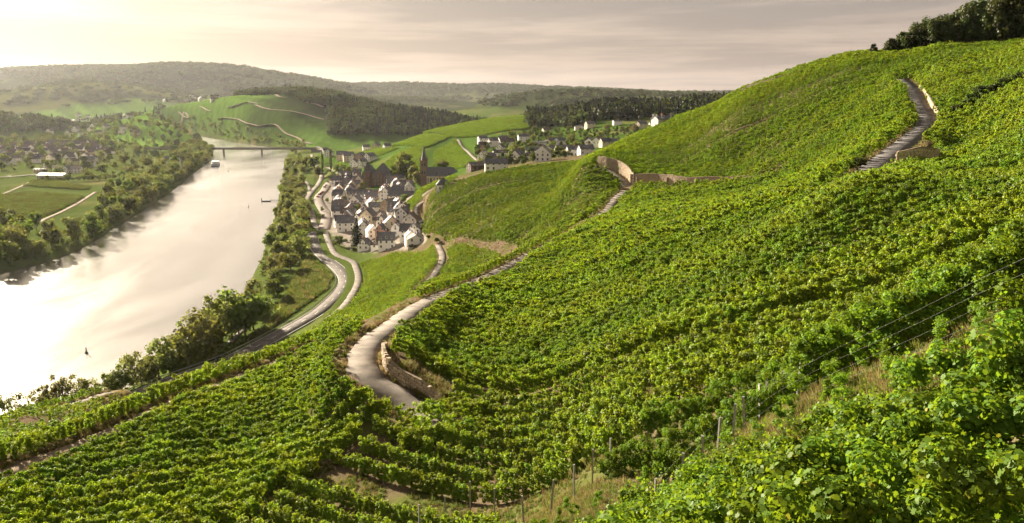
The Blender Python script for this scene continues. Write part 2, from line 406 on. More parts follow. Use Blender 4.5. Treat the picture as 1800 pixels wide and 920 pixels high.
road('bank_lane', fl([(562,402),(554,396),(547,372),(540,352),(546,340),(558,326),(565,312),(562,300),(552,285),(548,272)], 7.8), 5.0, 6)
road('bank_path', fl([(540,350),(544,334),(540,322),(527,311),(519,299),(510,288)], 7.4), 3.4, 6)
road('service_track', fl([(572,407),(580,430),(590,447),(608,455),(622,462),(629,480),(630,495),(622,515),(604,540),(580,560)], 8.6), 4.0, 4)
road('parcel_path', fy([(745,502,312),(763,484,325),(776,462,353),(777,446,385),(770,431,424)]), 3.0, 3)
road('hill_road', fy([(790,748,80.5),(750,731,83.5),(722,716,86),(690,692,88),(655,668,90),(638,645,93),(640,618,101),(662,592,110),(700,566,122),(740,537,141),(780,518,158),(830,500,178),(880,476,199),(930,450,222),(1000,413,250),(1060,378,275),(1082,352,300),(1102,330,322),(1083,308,338),(1058,296,345),(1042,291,350)]), 3.6, 2.0)
road('wall_path', fy([(1102,328,324),(1150,325,315),(1200,328,302),(1300,322,284),(1350,320,274)]), 3.0, 4)
road('upper_road', fy([(1500,320,140),(1535,296,160),(1560,275,172),(1600,245,196),(1630,215,216),(1617,186,236),(1603,158,262),(1585,140,290)]), 4.6, 2.5)
road('left_track', fy([(-300,940,72),(-120,875,77),(0,833,82),(170,772,94),(300,712,106),(480,642,125),(600,592,142),(655,570,154)]), 2.6, 2.5)
road('terrace_path', fy([(-250,820,125),(0,748,135),(60,731,146),(110,716,156),(200,690,175)]), 2.4, 3)
road('slope_path', fy([(800,318,520),(770,335,540),(745,352,556),(733,370,548),(737,387,525),(748,400,505)]), 3.4, 4)
road('field_track', fl([(40,412),(75,388),(110,372),(140,356),(168,338)], 7), 3.6, 8)
road('field_track_far', fl([(-40,352),(0,343),(35,329),(60,317)], 7), 3.2, 8)
road('far_bank_road', fl([(-60,314),(0,312),(40,309),(75,306)], 7.5), 6.0, 10)
road('quay_track', fl([(404,603),(416,590),(430,578),(440,568)], 4.5), 2.4, 4)
road('valley_lane', [(*hit(x, y), 0) for x, y in [(806,246),(812,258),(822,266),(832,276),(846,286)]], 4.0, 6, 3)
for k in ('valley_lane',):
    p = ROADS[k]['p']; p[:,2] = ground0(p[:,0], p[:,1])
_BB = {k: (r['p'][:,0].min()-14, r['p'][:,0].max()+14, r['p'][:,1].min()-14, r['p'][:,1].max()+14) for k, r in ROADS.items()}
def ground(X, Y):
    X = np.asarray(X, float); Y = np.asarray(Y, float)
    z = ground0(X, Y); z0 = z.copy()
    for k, r in ROADS.items():
        bb = _BB[k]; m = (X > bb[0]) & (X < bb[1]) & (Y > bb[2]) & (Y < bb[3])
        if not m.any(): continue
        d_, zr = seg_dist(X[m], Y[m], r['p'], r['p'][:,2])
        t = 1-sstep(r['w']/2+r['flat'], r['w']/2+r['flat']+4.5, d_)
        z[m] = z[m]*(1-t)+(zr-0.10)*t
    return z
# ---------------------------------------------------------------- the land: one sheet in rings around the viewpoint
az = np.concatenate([np.linspace(-180, -40, 40, endpoint=False), np.linspace(-40, 40, 560, endpoint=False), np.linspace(40, 180, 41)[:-1]])
rad = np.concatenate([np.exp(np.linspace(math.log(2.0), math.log(1500), 560, endpoint=False)), np.exp(np.linspace(math.log(1500), math.log(12000), 110))])
AZ, RD = np.meshgrid(np.radians(az), rad, indexing='ij')
GX, GY = np.sin(AZ)*RD, np.cos(AZ)*RD
GZ = ground(GX.ravel(), GY.ravel()).reshape(GX.shape)
GZ += (RD < 1500)*0.10*vnoise(GX, GY, 1.3, 5)*sstep(4,20,RD)
_azr = np.radians(np.append(az, 180.0)); _GZ = np.vstack([GZ, GZ[:1]]); _lr = np.log(rad)
def Hq(X, Y):
    """height of the land sheet"""
    X = np.asarray(X, float); Y = np.asarray(Y, float)
    a = np.interp(np.arctan2(X, Y), _azr, np.arange(len(_azr))); c = np.interp(np.log(np.hypot(X, Y)+1e-9), _lr, np.arange(len(_lr)))
    i = np.minimum(a.astype(int), len(_azr)-2); j = np.minimum(c.astype(int), len(_lr)-2); u = a-i; v = c-j
    return (_GZ[i,j]*(1-u)+_GZ[i+1,j]*u)*(1-v)+(_GZ[i,j+1]*(1-u)+_GZ[i+1,j+1]*u)*v
def site(px, py): 
    x, y = hit(px, py, Hq); return (x, y, float(Hq(x, y)))
# colour of the ground by zone
def dist_road(X, Y, keys=None):
    d_ = np.full(np.shape(X), 1e9)
    for k in (keys or ROADS):
        bb = _BB[k]; m = (X > bb[0]) & (X < bb[1]) & (Y > bb[2]) & (Y < bb[3])
        if m.any(): d_[m] = np.minimum(d_[m], seg_dist(X[m], Y[m], ROADS[k]['p'])[0]-ROADS[k]['w']/2)
    return d_
VILLAGE = [site(*p)[:2] for p in [(574,404),(563,372),(562,345),(580,325),(606,306),(650,322),(700,318),(790,318),(752,338),(728,362),(722,382),(740,402),(752,424),(680,441),(622,442),(592,424)]]
def zone_colour():
    X, Y, Z = GX.ravel(), GY.ravel(), GZ.ravel(); r = np.hypot(X, Y)
    n = vnoise(X, Y, 7, 1)+0.6*vnoise(X, Y, 2.3, 2); nb = vnoise(X, Y, 60, 4)+0.5*vnoise(X, Y, 21, 6)
    soil = np.array([0.112, 0.083, 0.054]); grass = np.array([0.075, 0.085, 0.024]); dry = np.array([0.17, 0.135, 0.075])
    meadow = np.array([0.070, 0.095, 0.024]); wood = np.array([0.022, 0.030, 0.011]); vine = np.array([0.052, 0.092, 0.016]); field = np.array([0.105, 0.12, 0.035])
    def mixc(a, c, t): return a*(1-t[:,None])+c*t[:,None]
    c = mixc(np.broadcast_to(soil, (len(X), 3)).copy(), grass, sstep(-0.2, 0.5, n))
    dr = dist_road(X, Y, ['hill_road', 'upper_road', 'left_track', 'wall_path', 'terrace_path', 'parcel_path', 'slope_path', 'service_track'])
    c = mixc(c, dry, 1-sstep(0.6, 2.6, dr+n*0.9))
    low = (1-sstep(10, 15, Z))*sstep(-20, 60, -X-30) 
    c = mixc(c, mixc(np.broadcast_to(meadow, (len(X), 3)).copy(), np.array([0.13, 0.125, 0.05]), sstep(0.1, 0.5, nb)), low*(r < 2600))
    c = mixc(c, np.array([0.22, 0.195, 0.165]), inside(X, Y, VILLAGE)*1.0*sstep(-0.5, 0.1, n+0.3))
    far = sstep(620, 760, Y)*(Z > 11)
    c = mixc(c, vine, far)
    c = mixc(c, field, far*sstep(0.18, 0.3, nb))
    hill = sstep(2600, 3400, r)
    c = mixc(c, mixc(np.broadcast_to(wood*1.25, (len(X), 3)).copy(), field*0.8, sstep(-0.02, 0.14, vnoise(X, Y, 420, 8)+0.5*vnoise(X, Y, 150, 3)+0.3*vnoise(X, Y, 60, 5)-Z/800.0)), hill)
    for i, (cr_, w, p) in enumerate(RIDGES):
        dd, _ = seg_dist(X, Y, cr_)
        if i == 0:      # vineyard hill: parcels run down the slope in strips
            along = X*0.82+Y*0.57
            st = np.floor(along/34+1.2*vnoise(X, Y, 300, 12)); hsh = np.modf(np.abs(np.sin(st*12.9898)*43758.5))[0]
            st2 = np.floor(along/11); h2 = np.modf(np.abs(np.sin(st2*78.233)*43758.5))[0]
            m = (dd < w*1.05)*(Z > 9)*(Y > 1450)*1.0
            c = mixc(c, vine*1.3, m); c = np.where((m > 0)[:,None], c*(0.55+0.75*hsh+0.5*h2)[:,None], c)
        if i in (1, 2): c = mixc(c, wood, sstep(0, 1, 1.4*(1-dd/(w*0.95))+0.25*nb)*(Z > 12))
        if i in (4, 5): c = mixc(c, wood*1.2, sstep(0.0, 0.5, 1-dd/(w*0.8)+0.4*nb))
    ul = np.array([0.055, 0.05, 0.035]); c = mixc(c, ul, (1-sstep(0.3, 1.0, Z)))
    return c
def build_land():
    na, nr = GX.shape; idx = np.arange(na*nr).reshape(na, nr); i2 = np.vstack([idx, idx[:1]])
    q = np.stack([i2[:-1,:-1], i2[:-1,1:], i2[1:,1:], i2[1:,:-1]], -1).reshape(-1, 4)
    v = np.stack([GX.ravel(), GY.ravel(), GZ.ravel()], 1)
    v = np.vstack([v, [[0, 0, float(GZ[:,0].mean())]]]); c0 = len(v)-1
    me = fast_mesh('terrain', v, q, [ground_mat()], True)
    col = np.ones((len(v), 4), np.float32); col[:-1,:3] = zone_colour(); col[-1,:3] = (0.1, 0.08, 0.05)
    a = me.color_attributes.new('zone', 'FLOAT_COLOR', 'POINT'); a.data.foreach_set('color', col.ravel())
    o = link('terrain', me); tag(o, kind='structure'); return o
terrain = build_land()
# river
def build_water():
    st = 14.0; xs = np.arange(-2700, 60, st); ys = np.arange(40, 2760, st); A, B = np.meshgrid(xs, ys, indexing='ij')
    d_, _ = seg_dist(A.ravel(), B.ravel(), RIVER, closed=True); ok = ((d_ < 16) | inside(A.ravel(), B.ravel(), RIVER)).reshape(A.shape)
    idx = np.arange(A.size).reshape(A.shape); c = ok[:-1,:-1] & ok[1:,:-1] & ok[1:,1:] & ok[:-1,1:]
    q = np.stack([idx[:-1,:-1], idx[1:,:-1], idx[1:,1:], idx[:-1,1:]], -1)[c]
    used, inv_ = np.unique(q, return_inverse=True); v = np.c_[A.ravel()[used], B.ravel()[used], np.zeros(len(used))]
    o = link('river', fast_mesh('river', v, inv_.reshape(-1, 4), [water_mat()])); tag(o, kind='structure')
build_water()
# road surfaces
mat('asphalt', (0.135, 0.12, 0.107), 0.85, 0.04, 0.28, 0.4, 0.25, 9)
mat('asphalt_pale', (0.18, 0.157, 0.133), 0.9, 0.04, 0.34, 0.35, 0.3, 7)
mat('asphalt_grey', (0.12, 0.113, 0.11), 0.9, 0.04, 0.18, 0.5, 0.3, 7)
mat('dirt', (0.20, 0.155, 0.105), 0.95, 0.04, 0.25, 0.5, 0.5, 5)
mat('cobble', (0.185, 0.155, 0.132), 0.9, 0.04, 0.12, 0.8, 0.3, 8)
mat('paint', (0.74, 0.72, 0.66), 0.7, 0.2)
def normals2(p):
    t = np.gradient(p[:,:2], axis=0); t /= np.linalg.norm(t, axis=1)[:,None]+1e-9; return np.stack([-t[:,1], t[:,0]], 1)
def ribbon(name, key, m, lift=0.05, wob=0.0, w=None, kind='structure', off=0.0, p=None, skirt=True):
    r = ROADS.get(key); p = r['p'] if p is None else p; w = w or r['w']; n = normals2(p); N = len(p)
    wl = w/2+wob*(rng.random(N)-0.5); wr = w/2+wob*(rng.random(N)-0.5)
    def row(o_, dz): 
        q = p[:,:2]+n*o_[:,None]; return np.c_[q, p[:,2]+lift+dz]
    z = np.zeros(N)
    rows = [row(off+wl, -0.45), row(off+wl, z), row(off+z, z+0.03), row(off-wr, z), row(off-wr, -0.45)] if skirt else [row(off+wl, z), row(off-wr, z)]
    v = np.concatenate(rows); f = []
    for k in range(len(rows)-1):
        for i in range(N-1): f.append(((k+1)*N+i, (k+1)*N+i+1, k*N+i+1, k*N+i))
    o = link(name, fast_mesh(name, v, np.array(f), [MATS[m]], False)); tag(o, kind=kind); return o
ribbon('river_road', 'river_road', 'asphalt', 0.12)
ribbon('village_street', 'village_street', 'cobble', 0.20)
ribbon('bank_lane', 'bank_lane', 'asphalt_pale', 0.17)
ribbon('bank_path', 'bank_path', 'asphalt_pale', 0.22)
ribbon('service_road', 'service_track', 'asphalt_pale', 0.15, 0.4)
ribbon('parcel_path', 'parcel_path', 'asphalt_pale', 0.10, 0.2)
ribbon('hill_road', 'hill_road', 'asphalt_pale', 0.06, 0.5)
ribbon('wall_path', 'wall_path', 'dirt', 0.09, 0.3)
ribbon('upper_road', 'upper_road', 'asphalt_grey', 0.06, 0.15)
ribbon('vineyard_track', 'left_track', 'dirt', 0.05, 0.5)
ribbon('terrace_path', 'terrace_path', 'asphalt_pale', 0.05, 0.3)
ribbon('slope_path', 'slope_path', 'asphalt_pale', 0.12, 0.3)
ribbon('field_track', 'field_track', 'dirt', 0.16, 0.5)
ribbon('field_track', 'field_track_far', 'dirt', 0.16, 0.5)
ribbon('far_bank_road', 'far_bank_road', 'asphalt_pale', 0.16)
ribbon('quay_track', 'quay_track', 'asphalt_pale', 0.10)
ribbon('valley_lane', 'valley_lane', 'asphalt_pale', 0.25)
# painted lines on the river road
pr = ROADS['river_road']['p']
ribbon('road_edge_line', 'river_road', 'paint', 0.128, w=0.16, off=3.7, skirt=False)
ribbon('road_edge_line', 'river_road', 'paint', 0.128, w=0.16, off=-3.7, skirt=False)
def dashes():
    p = ROADS['river_road']['p']; n = normals2(p); v = []; f = []
    for i in range(0, len(p)-1, 3):
        a, c = p[i], p[i]+(p[i+1]-p[i])*0.9; k = len(v)
        for q in (a, c): v += [(q[0]+n[i,0]*.09, q[1]+n[i,1]*.09, q[2]+.162), (q[0]-n[i,0]*.09, q[1]-n[i,1]*.09, q[2]+.162)]
        f.append((k, k+1, k+3, k+2))
    tag(link('road_centre_line', mesh('road_centre_line', v, f, [MATS['paint']])), kind='structure')
dashes()
# tracks on the vineyard hill beyond the bridge
for pts in [[(417.6,209.7),(437,218),(456.7,222),(470,219.5),(483.6,219.5),(493,226),(503,235.4),(525,244),(547,253.7)],[(449,185),(464,191),(498,195),(510,196),(537,202),(571.6,211)],
            [(400,189),(420,185),(452,183)],[(485,167),(491,171),(505.6,172)],[(540,180),(556,184),(569,189)],[(315,197.5),(322,204),(334.5,209.7),(320,216),(305,222)],[(381,208.5),(400,208),(417,209.7)],[(352,188),(362,193),(372,196)]]:
    p = np.array([site(*q) for q in pts]); p = resample(p, 12); p[:,2] = Hq(p[:,0], p[:,1])
    ribbon('far_hill_track', None, 'dirt', 1.2, w=7.5, p=p)
# ---------------------------------------------------------------- leaves, vines and trees
leaf_mat('vine_leaf', (0.074, 0.140, 0.013), (0.29, 0.42, 0.018), 0.28, 0.025, 0.34, 0.025, 0.010)
leaf_mat('vine_leaf_far', (0.088, 0.160, 0.014), (0.32, 0.45, 0.018), 0.28, 0.025, 0.36)
leaf_mat('vine_leaf_gold', (0.120, 0.184, 0.014), (0.43, 0.54, 0.018), 0.30, 0.025, 0.34)
leaf_mat('tree_leaf', (0.060, 0.080, 0.015), (0.17, 0.20, 0.025), 0.42, 0.06, 0.36)
leaf_mat('willow_leaf', (0.090, 0.105, 0.028), (0.22, 0.235, 0.045), 0.42, 0.05, 0.34)
leaf_mat('wood_leaf', (0.034, 0.048, 0.011), (0.07, 0.09, 0.014), 0.34, 0.07, 0.42)
leaf_mat('conifer', (0.014, 0.024, 0.010), (0.02, 0.03, 0.01), 0.2, 0.04, 0.3)
leaf_mat('dry_grass', (0.23, 0.175, 0.08), (0.25, 0.19, 0.08), 0.3, 0.05, 0.4)
leaf_mat('green_grass', (0.08, 0.105, 0.022), (0.14, 0.17, 0.03), 0.35, 0.05, 0.35)
mat('bark', (0.085, 0.062, 0.045), 0.95, 0.1, 0.3, 6, 0.6)
mat('vine_wood', (0.075, 0.055, 0.040), 0.95, 0.1, 0.3, 9, 0.6)
LOBED = np.array([(0,-.30),(.26,-.46),(.50,-.08),(.36,.10),(.42,.36),(.15,.28),(0,.55),(-.15,.28),(-.42,.36),(-.36,.10),(-.50,-.08),(-.26,-.46)])
DIAM = np.array([(0,-.5),(.48,-.05),(0,.55),(-.48,-.05)])
QUAD = np.array([(-.5,-.42),(.5,-.5),(.42,.5),(-.5,.45)])
def leaf_cloud(pos, nrm, size, shape, fold=0.18, g=None):
    """one leaf per position, facing along nrm with random roll"""
    g = g or rng; n = len(pos); nrm = nrm/(np.linalg.norm(nrm, axis=1)[:,None]+1e-9)
    rv = g.normal(size=(n,3)); u = np.cross(nrm, rv); u /= np.linalg.norm(u, axis=1)[:,None]+1e-9; w = np.cross(nrm, u)
    k = len(shape); L = shape[None,:,:]*size[:,None,None]
    v = pos[:,None,:]+u[:,None,:]*L[:,:,:1]+w[:,None,:]*L[:,:,1:]+nrm[:,None,:]*(np.abs(shape[None,:,:1])*fold*size[:,None,None])
    return v.reshape(-1,3), np.arange(n*k).reshape(n,k)
def vine_form(n, seed, wide=0.48, deep=0.42, top=2.35, bottom=0.45, shoots=7, leaf=0.13):
    g = np.random.default_rng(seed)
    # several leafy knots around the pole or wires
    K = 12; kc = np.c_[np.linspace(-wide, wide, 4).repeat(3)+g.normal(0, 0.08, K), g.normal(0, deep*0.16, K), np.tile([bottom+0.3, (bottom+top)/2, top-0.32], 4)+g.normal(0, 0.13, K)]
    kr = g.uniform(0.17, 0.30, K)
    i = g.integers(0, K, n); d_ = g.normal(size=(n,3)); d_ /= np.linalg.norm(d_, axis=1)[:,None]
    p = kc[i]+d_*(kr[i]*g.uniform(0.62, 1.1, n))[:,None]*np.array([1.15, 0.95, 1.05])
    nr = d_+np.array([0,0,0.55])+g.normal(0, 0.45, (n,3))
    s = leaf*g.uniform(0.65, 1.3, n)
    sp, sn, ss = [], [], []
    for _ in range(shoots):     # loose shoots arching out of the top
        b0 = np.array([g.uniform(-wide, wide), g.normal(0, 0.15), top-0.3]); dv = np.array([g.normal(0, 0.35), g.normal(0, 0.35), 1.0]); L = g.uniform(0.35, 0.9)
        m = max(4, int(L/leaf*1.6))
        for j in range(m):
            t = j/m; q = b0+dv*L*t+np.array([dv[0], dv[1], -0.6])*L*t*t*0.55
            sp.append(q+g.normal(0, 0.05, 3)); sn.append(g.normal(0, 1, 3)+np.array([0,0,0.5])); ss.append(leaf*(1.05-0.5*t))
    if sp: p = np.vstack([p, sp]); nr = np.vstack([nr, sn]); s = np.r_[s, ss]
    ok = p[:,2] > 0.12
    return p[ok], nr[ok], s[ok]
def vine_leaves(name, n, seed, shape, leaf, m, **kw):
    p, nr, s = vine_form(n, seed, leaf=leaf, **kw); v, f = leaf_cloud(p, nr, s, shape, g=np.random.default_rng(seed+99)); return fast_mesh(name, v, f, [m])
def vine_stem(name, seed):
    g = random.Random(seed); mb = MB(); p = Vector((0, 0, -0.3)); 
    for k in range(5):
        q = p+Vector((g.uniform(-.07,.07), g.uniform(-.07,.07), 0.27)); mb.tube(p, q, 0.035-0.003*k, 0.032-0.003*k, 5); p = q
    for s_ in (-1, 1): mb.tube(p, p+Vector((s_*0.4, g.uniform(-.1,.1), 0.3)), 0.018, 0.01, 4)
    return mb.build(name, MATS['vine_wood'])
PROTO = bpy.data.collections.new('prototypes')      # not linked to the scene: only instanced
def proto_coll(name, meshes):
    c = bpy.data.collections.new(name)
    for i, me in enumerate(meshes): c.objects.link(bpy.data.objects.new('%s_%02d' % (name, i), me))
    return c
def scatter(name, pos, rot, scl, idx, coll):
    """one object whose points carry instances of a collection's meshes"""
    n = len(pos); me = bpy.data.meshes.new(name); me.vertices.add(n); me.vertices.foreach_set('co', np.ascontiguousarray(pos, np.float32).ravel())
    a = me.attributes.new('rot', 'FLOAT_VECTOR', 'POINT'); a.data.foreach_set('vector', np.ascontiguousarray(rot, np.float32).ravel())
    scl = np.asarray(scl, float); scl = np.repeat(scl[:,None], 3, 1) if scl.ndim == 1 else scl
    a = me.attributes.new('scl', 'FLOAT_VECTOR', 'POINT'); a.data.foreach_set('vector', np.ascontiguousarray(scl, np.float32).ravel())
    a = me.attributes.new('pick', 'INT', 'POINT'); a.data.foreach_set('value', np.ascontiguousarray(idx, np.int32))
    o = link(name, me)
    ng = bpy.data.node_groups.new(name, 'GeometryNodeTree')
    ng.interface.new_socket('Geometry', in_out='INPUT', socket_type='NodeSocketGeometry'); ng.interface.new_socket('Geometry', in_out='OUTPUT', socket_type='NodeSocketGeometry')
    N = ng.nodes.new; L = ng.links.new
    gi, go = N('NodeGroupInput'), N('NodeGroupOutput'); ip = N('GeometryNodeInstanceOnPoints'); ci = N('GeometryNodeCollectionInfo')
    ci.inputs[0].default_value = coll; ci.inputs['Separate Children'].default_value = True; ci.inputs['Reset Children'].default_value = True
    def att(nm, ty):
        x = N('GeometryNodeInputNamedAttribute'); x.data_type = ty; x.inputs[0].default_value = nm; return x.outputs[0]
    L(gi.outputs[0], ip.inputs['Points']); L(ci.outputs[0], ip.inputs['Instance']); ip.inputs['Pick Instance'].default_value = True
    L(att('pick', 'INT'), ip.inputs['Instance Index']); L(att('rot', 'FLOAT_VECTOR'), ip.inputs['Rotation']); L(att('scl', 'FLOAT_VECTOR'), ip.inputs['Scale'])
    L(ip.outputs[0], go.inputs[0])
    o.modifiers.new('instances', 'NODES').node_group = ng
    return o
NEARV = [vine_leaves('vine_leaves', 2300, 100+i, LOBED, 0.080, MATS['vine_leaf'], shoots=9) for i in range(7)]
STEMS = [vine_stem('vine_stem', i) for i in range(3)]
MIDV = proto_coll('vine_mid', [vine_leaves('vine_mid', 760, 200+i, DIAM, 0.165, MATS['vine_leaf_far'], shoots=6) for i in range(6)]+[vine_leaves('vine_mid', 760, 250+i, DIAM, 0.165, MATS['vine_leaf_gold'], shoots=6) for i in range(4)])
FARV = proto_coll('vine_far', [vine_leaves('vine_far', 230, 300+i, DIAM, 0.27, MATS['vine_leaf_far'], shoots=3) for i in range(6)]+[vine_leaves('vine_far', 230, 350+i, DIAM, 0.27, MATS['vine_leaf_gold'], shoots=3) for i in range(4)])
def row_far(seed):
    ps = [vine_form(60, seed*10+k, leaf=0.5, shoots=1) for k in range(4)]
    p = np.vstack([q[0]+np.array([(k-1.5)*1.3, 0, 0]) for k, q in enumerate(ps)]); return fast_mesh('vine_row', *leaf_cloud(p, np.vstack([q[1] for q in ps]), np.hstack([q[2] for q in ps]), DIAM), [MATS['vine_leaf_far']])
ROWV = proto_coll('vine_row', [row_far(400+i) for i in range(5)])
def row_dark(seed):
    me = row_far(seed); me.materials[0] = MATS['tree_leaf']; return me
ROWD = proto_coll('vine_row_dark', [row_dark(420+i) for i in range(5)])

def poly_fill(poly, dirv, srow, splant, jit=0.05):
    P = np.array(poly)[:,:2]; d_ = np.array(dirv, float); d_ /= np.hypot(*d_); n_ = np.array([-d_[1], d_[0]])
    a, c = P@d_, P@n_
    out = []
    for r_ in np.arange(c.min(), c.max(), srow):
        t = np.arange(a.min(), a.max(), splant); 
        if not len(t) or rng.random() < 0.025: continue
        t = t+rng.uniform(0, splant)
        out.append(d_*t[:,None]+n_*(r_+0.10*np.sin(t*0.3+r_))[:,None])
    Q = np.vstack(out); Q = Q[inside(Q[:,0], Q[:,1], P)]
    return Q+rng.normal(0, jit, Q.shape)*np.array([1, 1])
def grad_dir(x, y, e=12.0):
    gx = float(Hq(x+e, y)-Hq(x-e, y)); gy = float(Hq(x, y+e)-Hq(x, y-e)); return np.array([-gx, -gy])/(math.hypot(gx, gy)+1e-9)
BARE = []
def bare(pts): BARE.append([ (site(*p) if len(p) == 2 else atY(*p))[:2] for p in pts])
bare([(700,648),(730,640),(800,690),(770,712),(735,700)])                      # grass pocket above the hairpin wall
bare([(790,428),(850,426),(905,432),(915,446),(880,452),(850,440),(800,436)])  # torn bank above the lower parcel
bare([(1575,272,190),(1640,262,190),(1650,300,160),(1590,305,160)])
bare([(1645,300,118),(1800,300,108),(1800,322,102),(1650,325,106)])            # open soil below the upper wall
def keep(Q, margin=0.9):
    m = dist_road(Q[:,0], Q[:,1]) > np.where((Q[:,1] > 212) & (Q[:,1] < 272) & (margin < 1), 0.25, margin)
    for p in BARE: m &= ~inside(Q[:,0], Q[:,1], p)
    return m
# parcels: outline in plan, label, row direction (None: straight down the slope), row and plant spacing
def pl(*pts): return [(site(*p) if len(p) == 2 else atY(*p))[:2] for p in pts]
STRIP = pl((850,948),(1000,870),(1340,752),(1560,655),(1800,560),(1900,530))+[(16,17),(10,13.5)]+[hit(px, py, lambda X, Y: Hq(X, Y)+1.5) for px, py in ((1740,655),(1560,738),(1400,803),(1240,865),(1120,935),(980,1010))]+pl((900,1010))
hr, wp, ur = (ROADS[k]['p'][:,:2] for k in ('hill_road', 'wall_path', 'upper_road'))
def cut(p, y0, y1): return [tuple(q) for q in p if y0 <= q[1] <= y1]
PARCELS = [
 ('B', [(-60,75),(-52,62),(-32,56),(-22,72)]+pl((640,768),(720,752))+cut(hr, 88, 322)+cut(wp, 270, 320)+[(82,235),(76,190)]+cut(ur, 138, 170)[::-1]+[(84,135),(130,110),(95,60),(60,40),(40,15),(-10,20)], 'dense green vineyard covering the broad slope', (0.9, -0.43), 2.35, 0.6),
 ('C', pl((-60,865),(0,850),(170,782),(300,722),(480,652),(600,600),(648,580),(620,625),(605,650),(640,700),(700,738),(640,768))+[(-22,72),(-32,56),(-52,62),(-62,72)], 'vineyard between the hairpin road and the dirt track above the river', (0.94, 0.3), 2.45, 0.56),
 ('E', pl((628,464),(700,449),(764,437),(768,462),(750,488),(730,504))+[(-40,290),(-52,230),(-70,235),(-78,300),(-76,360)]+pl((640,500),(638,485)), 'low vineyard parcel between the river road and the nearest white houses', None, 2.1, 1.25),
 ('F', pl((786,441),(870,440),(905,443))+[(12,300),(2,260),(-14,235),(-26,225),(-36,290)]+pl((790,462)), 'small vineyard parcel under the torn brown bank', None, 2.1, 1.25),
 ('G', pl((748,348),(800,320))+[(-20,505),(5,500),(30,480),(42,450),(38,385)]+cut(hr, 270, 352)[::-1]+[(10,262),(2,330)]+pl((850,426),(790,426),(745,415),(740,398)), 'striped vineyard slope right above the village roofs', (0.86, -0.5), 3.5, 0.72),
 ('G2', pl((690,380),(725,350),(760,325))+[(-35,560),(-50,570),(-62,580)]+pl((740,352),(728,372),(712,388)), 'narrow vineyard wedge between the village and the slope path', None, 1.9, 1.2),
 ('I', [(76,190),(82,235)]+cut(wp, 270, 322)[::-1]+cut(hr, 325, 360)+[(30,390),(42,450),(40,490),(85,485),(120,480),(180,470),(260,400),(240,320),(200,305)]+cut(ur, 170, 292)[::-1], 'bright vineyard on the upper flank up to the skyline', (0.89, -0.45), 2.2, 0.85),
 ('J', cut(ur, 150, 292)+[(150,305),(210,305),(230,150),(140,100),(100,118)], 'vineyard right of the steep upper road below the trees', None, 2.2, 0.85),
]
VPTS = {}
def in_view(Q, m=0.06):
    s_ = Q[:,0]/np.maximum(Q[:,1], 0.5); return (np.abs(s_) < np.where(np.hypot(Q[:,0], Q[:,1]) < 60, 1.5, 0.72)) & (Q[:,1] > 2)
near_xyz = []
for key, poly, label, dr_, sr, sp_ in PARCELS:
    c = np.mean(np.array(poly), 0); dv = grad_dir(*c, 20) if dr_ is None else np.array(dr_)
    Q = poly_fill(poly, dv, sr, sp_); Q = Q[keep(Q) & in_view(Q) & ~inside(Q[:,0], Q[:,1], STRIP)]
    lt = dist_road(Q[:,0], Q[:,1], ['left_track']) > (4.2 if key == 'C' else 1.0); hd_ = dist_road(Q[:,0], Q[:,1], ['hill_road']); hrm = (hd_ > 1.9) | (Q[:,1] > 212); Q = Q[lt & hrm]
    if key == 'B':      # three plots with their own row directions, a grassy gap between them
        poly_b = poly
        for kk, lo, hi, dd_, lb in (('B1', -99, 68, (0.70, -0.71), 'dense vineyard plot right above the replanted wire strip'), ('B2', 70, 124, (0.90, -0.43), 'dense vineyard plot in the middle of the broad slope'), ('B3', 126, 999, (0.97, -0.25), 'dense vineyard plot on the far side of the broad slope below the upper road')):
            Q = poly_fill(poly_b, dd_, sr, sp_); s_ = 0.6*Q[:,0]+0.8*Q[:,1]; Q = Q[(s_ > lo) & (s_ < hi)]
            Q = Q[keep(Q) & in_view(Q) & ~inside(Q[:,0], Q[:,1], STRIP)]; hd_ = dist_road(Q[:,0], Q[:,1], ['hill_road']); Q = Q[(hd_ > 1.9) | (Q[:,1] > 212)]
            VPTS[kk] = (Q, np.array(dd_), lb)
        continue
    VPTS[key] = (Q, dv, label)
# foreground vines to the right of the replanted strip
def plc(*pts): return [hit(px, py, lambda X, Y: Hq(X, Y)+1.5) for px, py in pts]
FG = [(1.5,5),(20,3),(38,14),(34,26),(22,22),(12,17.5)]+plc((1740,655),(1560,738),(1400,803),(1240,865),(1120,935),(980,1010))
dv_fg = grad_dir(6, 14, 6); Q = poly_fill(FG, dv_fg, 1.6, 0.85, 0.12); Q = Q[ (np.hypot(Q[:,0], Q[:,1]) > 9.0)]
VPTS['FG'] = (Q, dv_fg, None)
Q = poly_fill(pl((684,756),(722,738),(762,722),(800,704),(880,735),(840,785),(700,805)), grad_dir(-6, 78, 10), 1.9, 0.8); VPTS['HB'] = (Q, grad_dir(-6, 78, 10), 'vines hiding the lower end of the hairpin road')
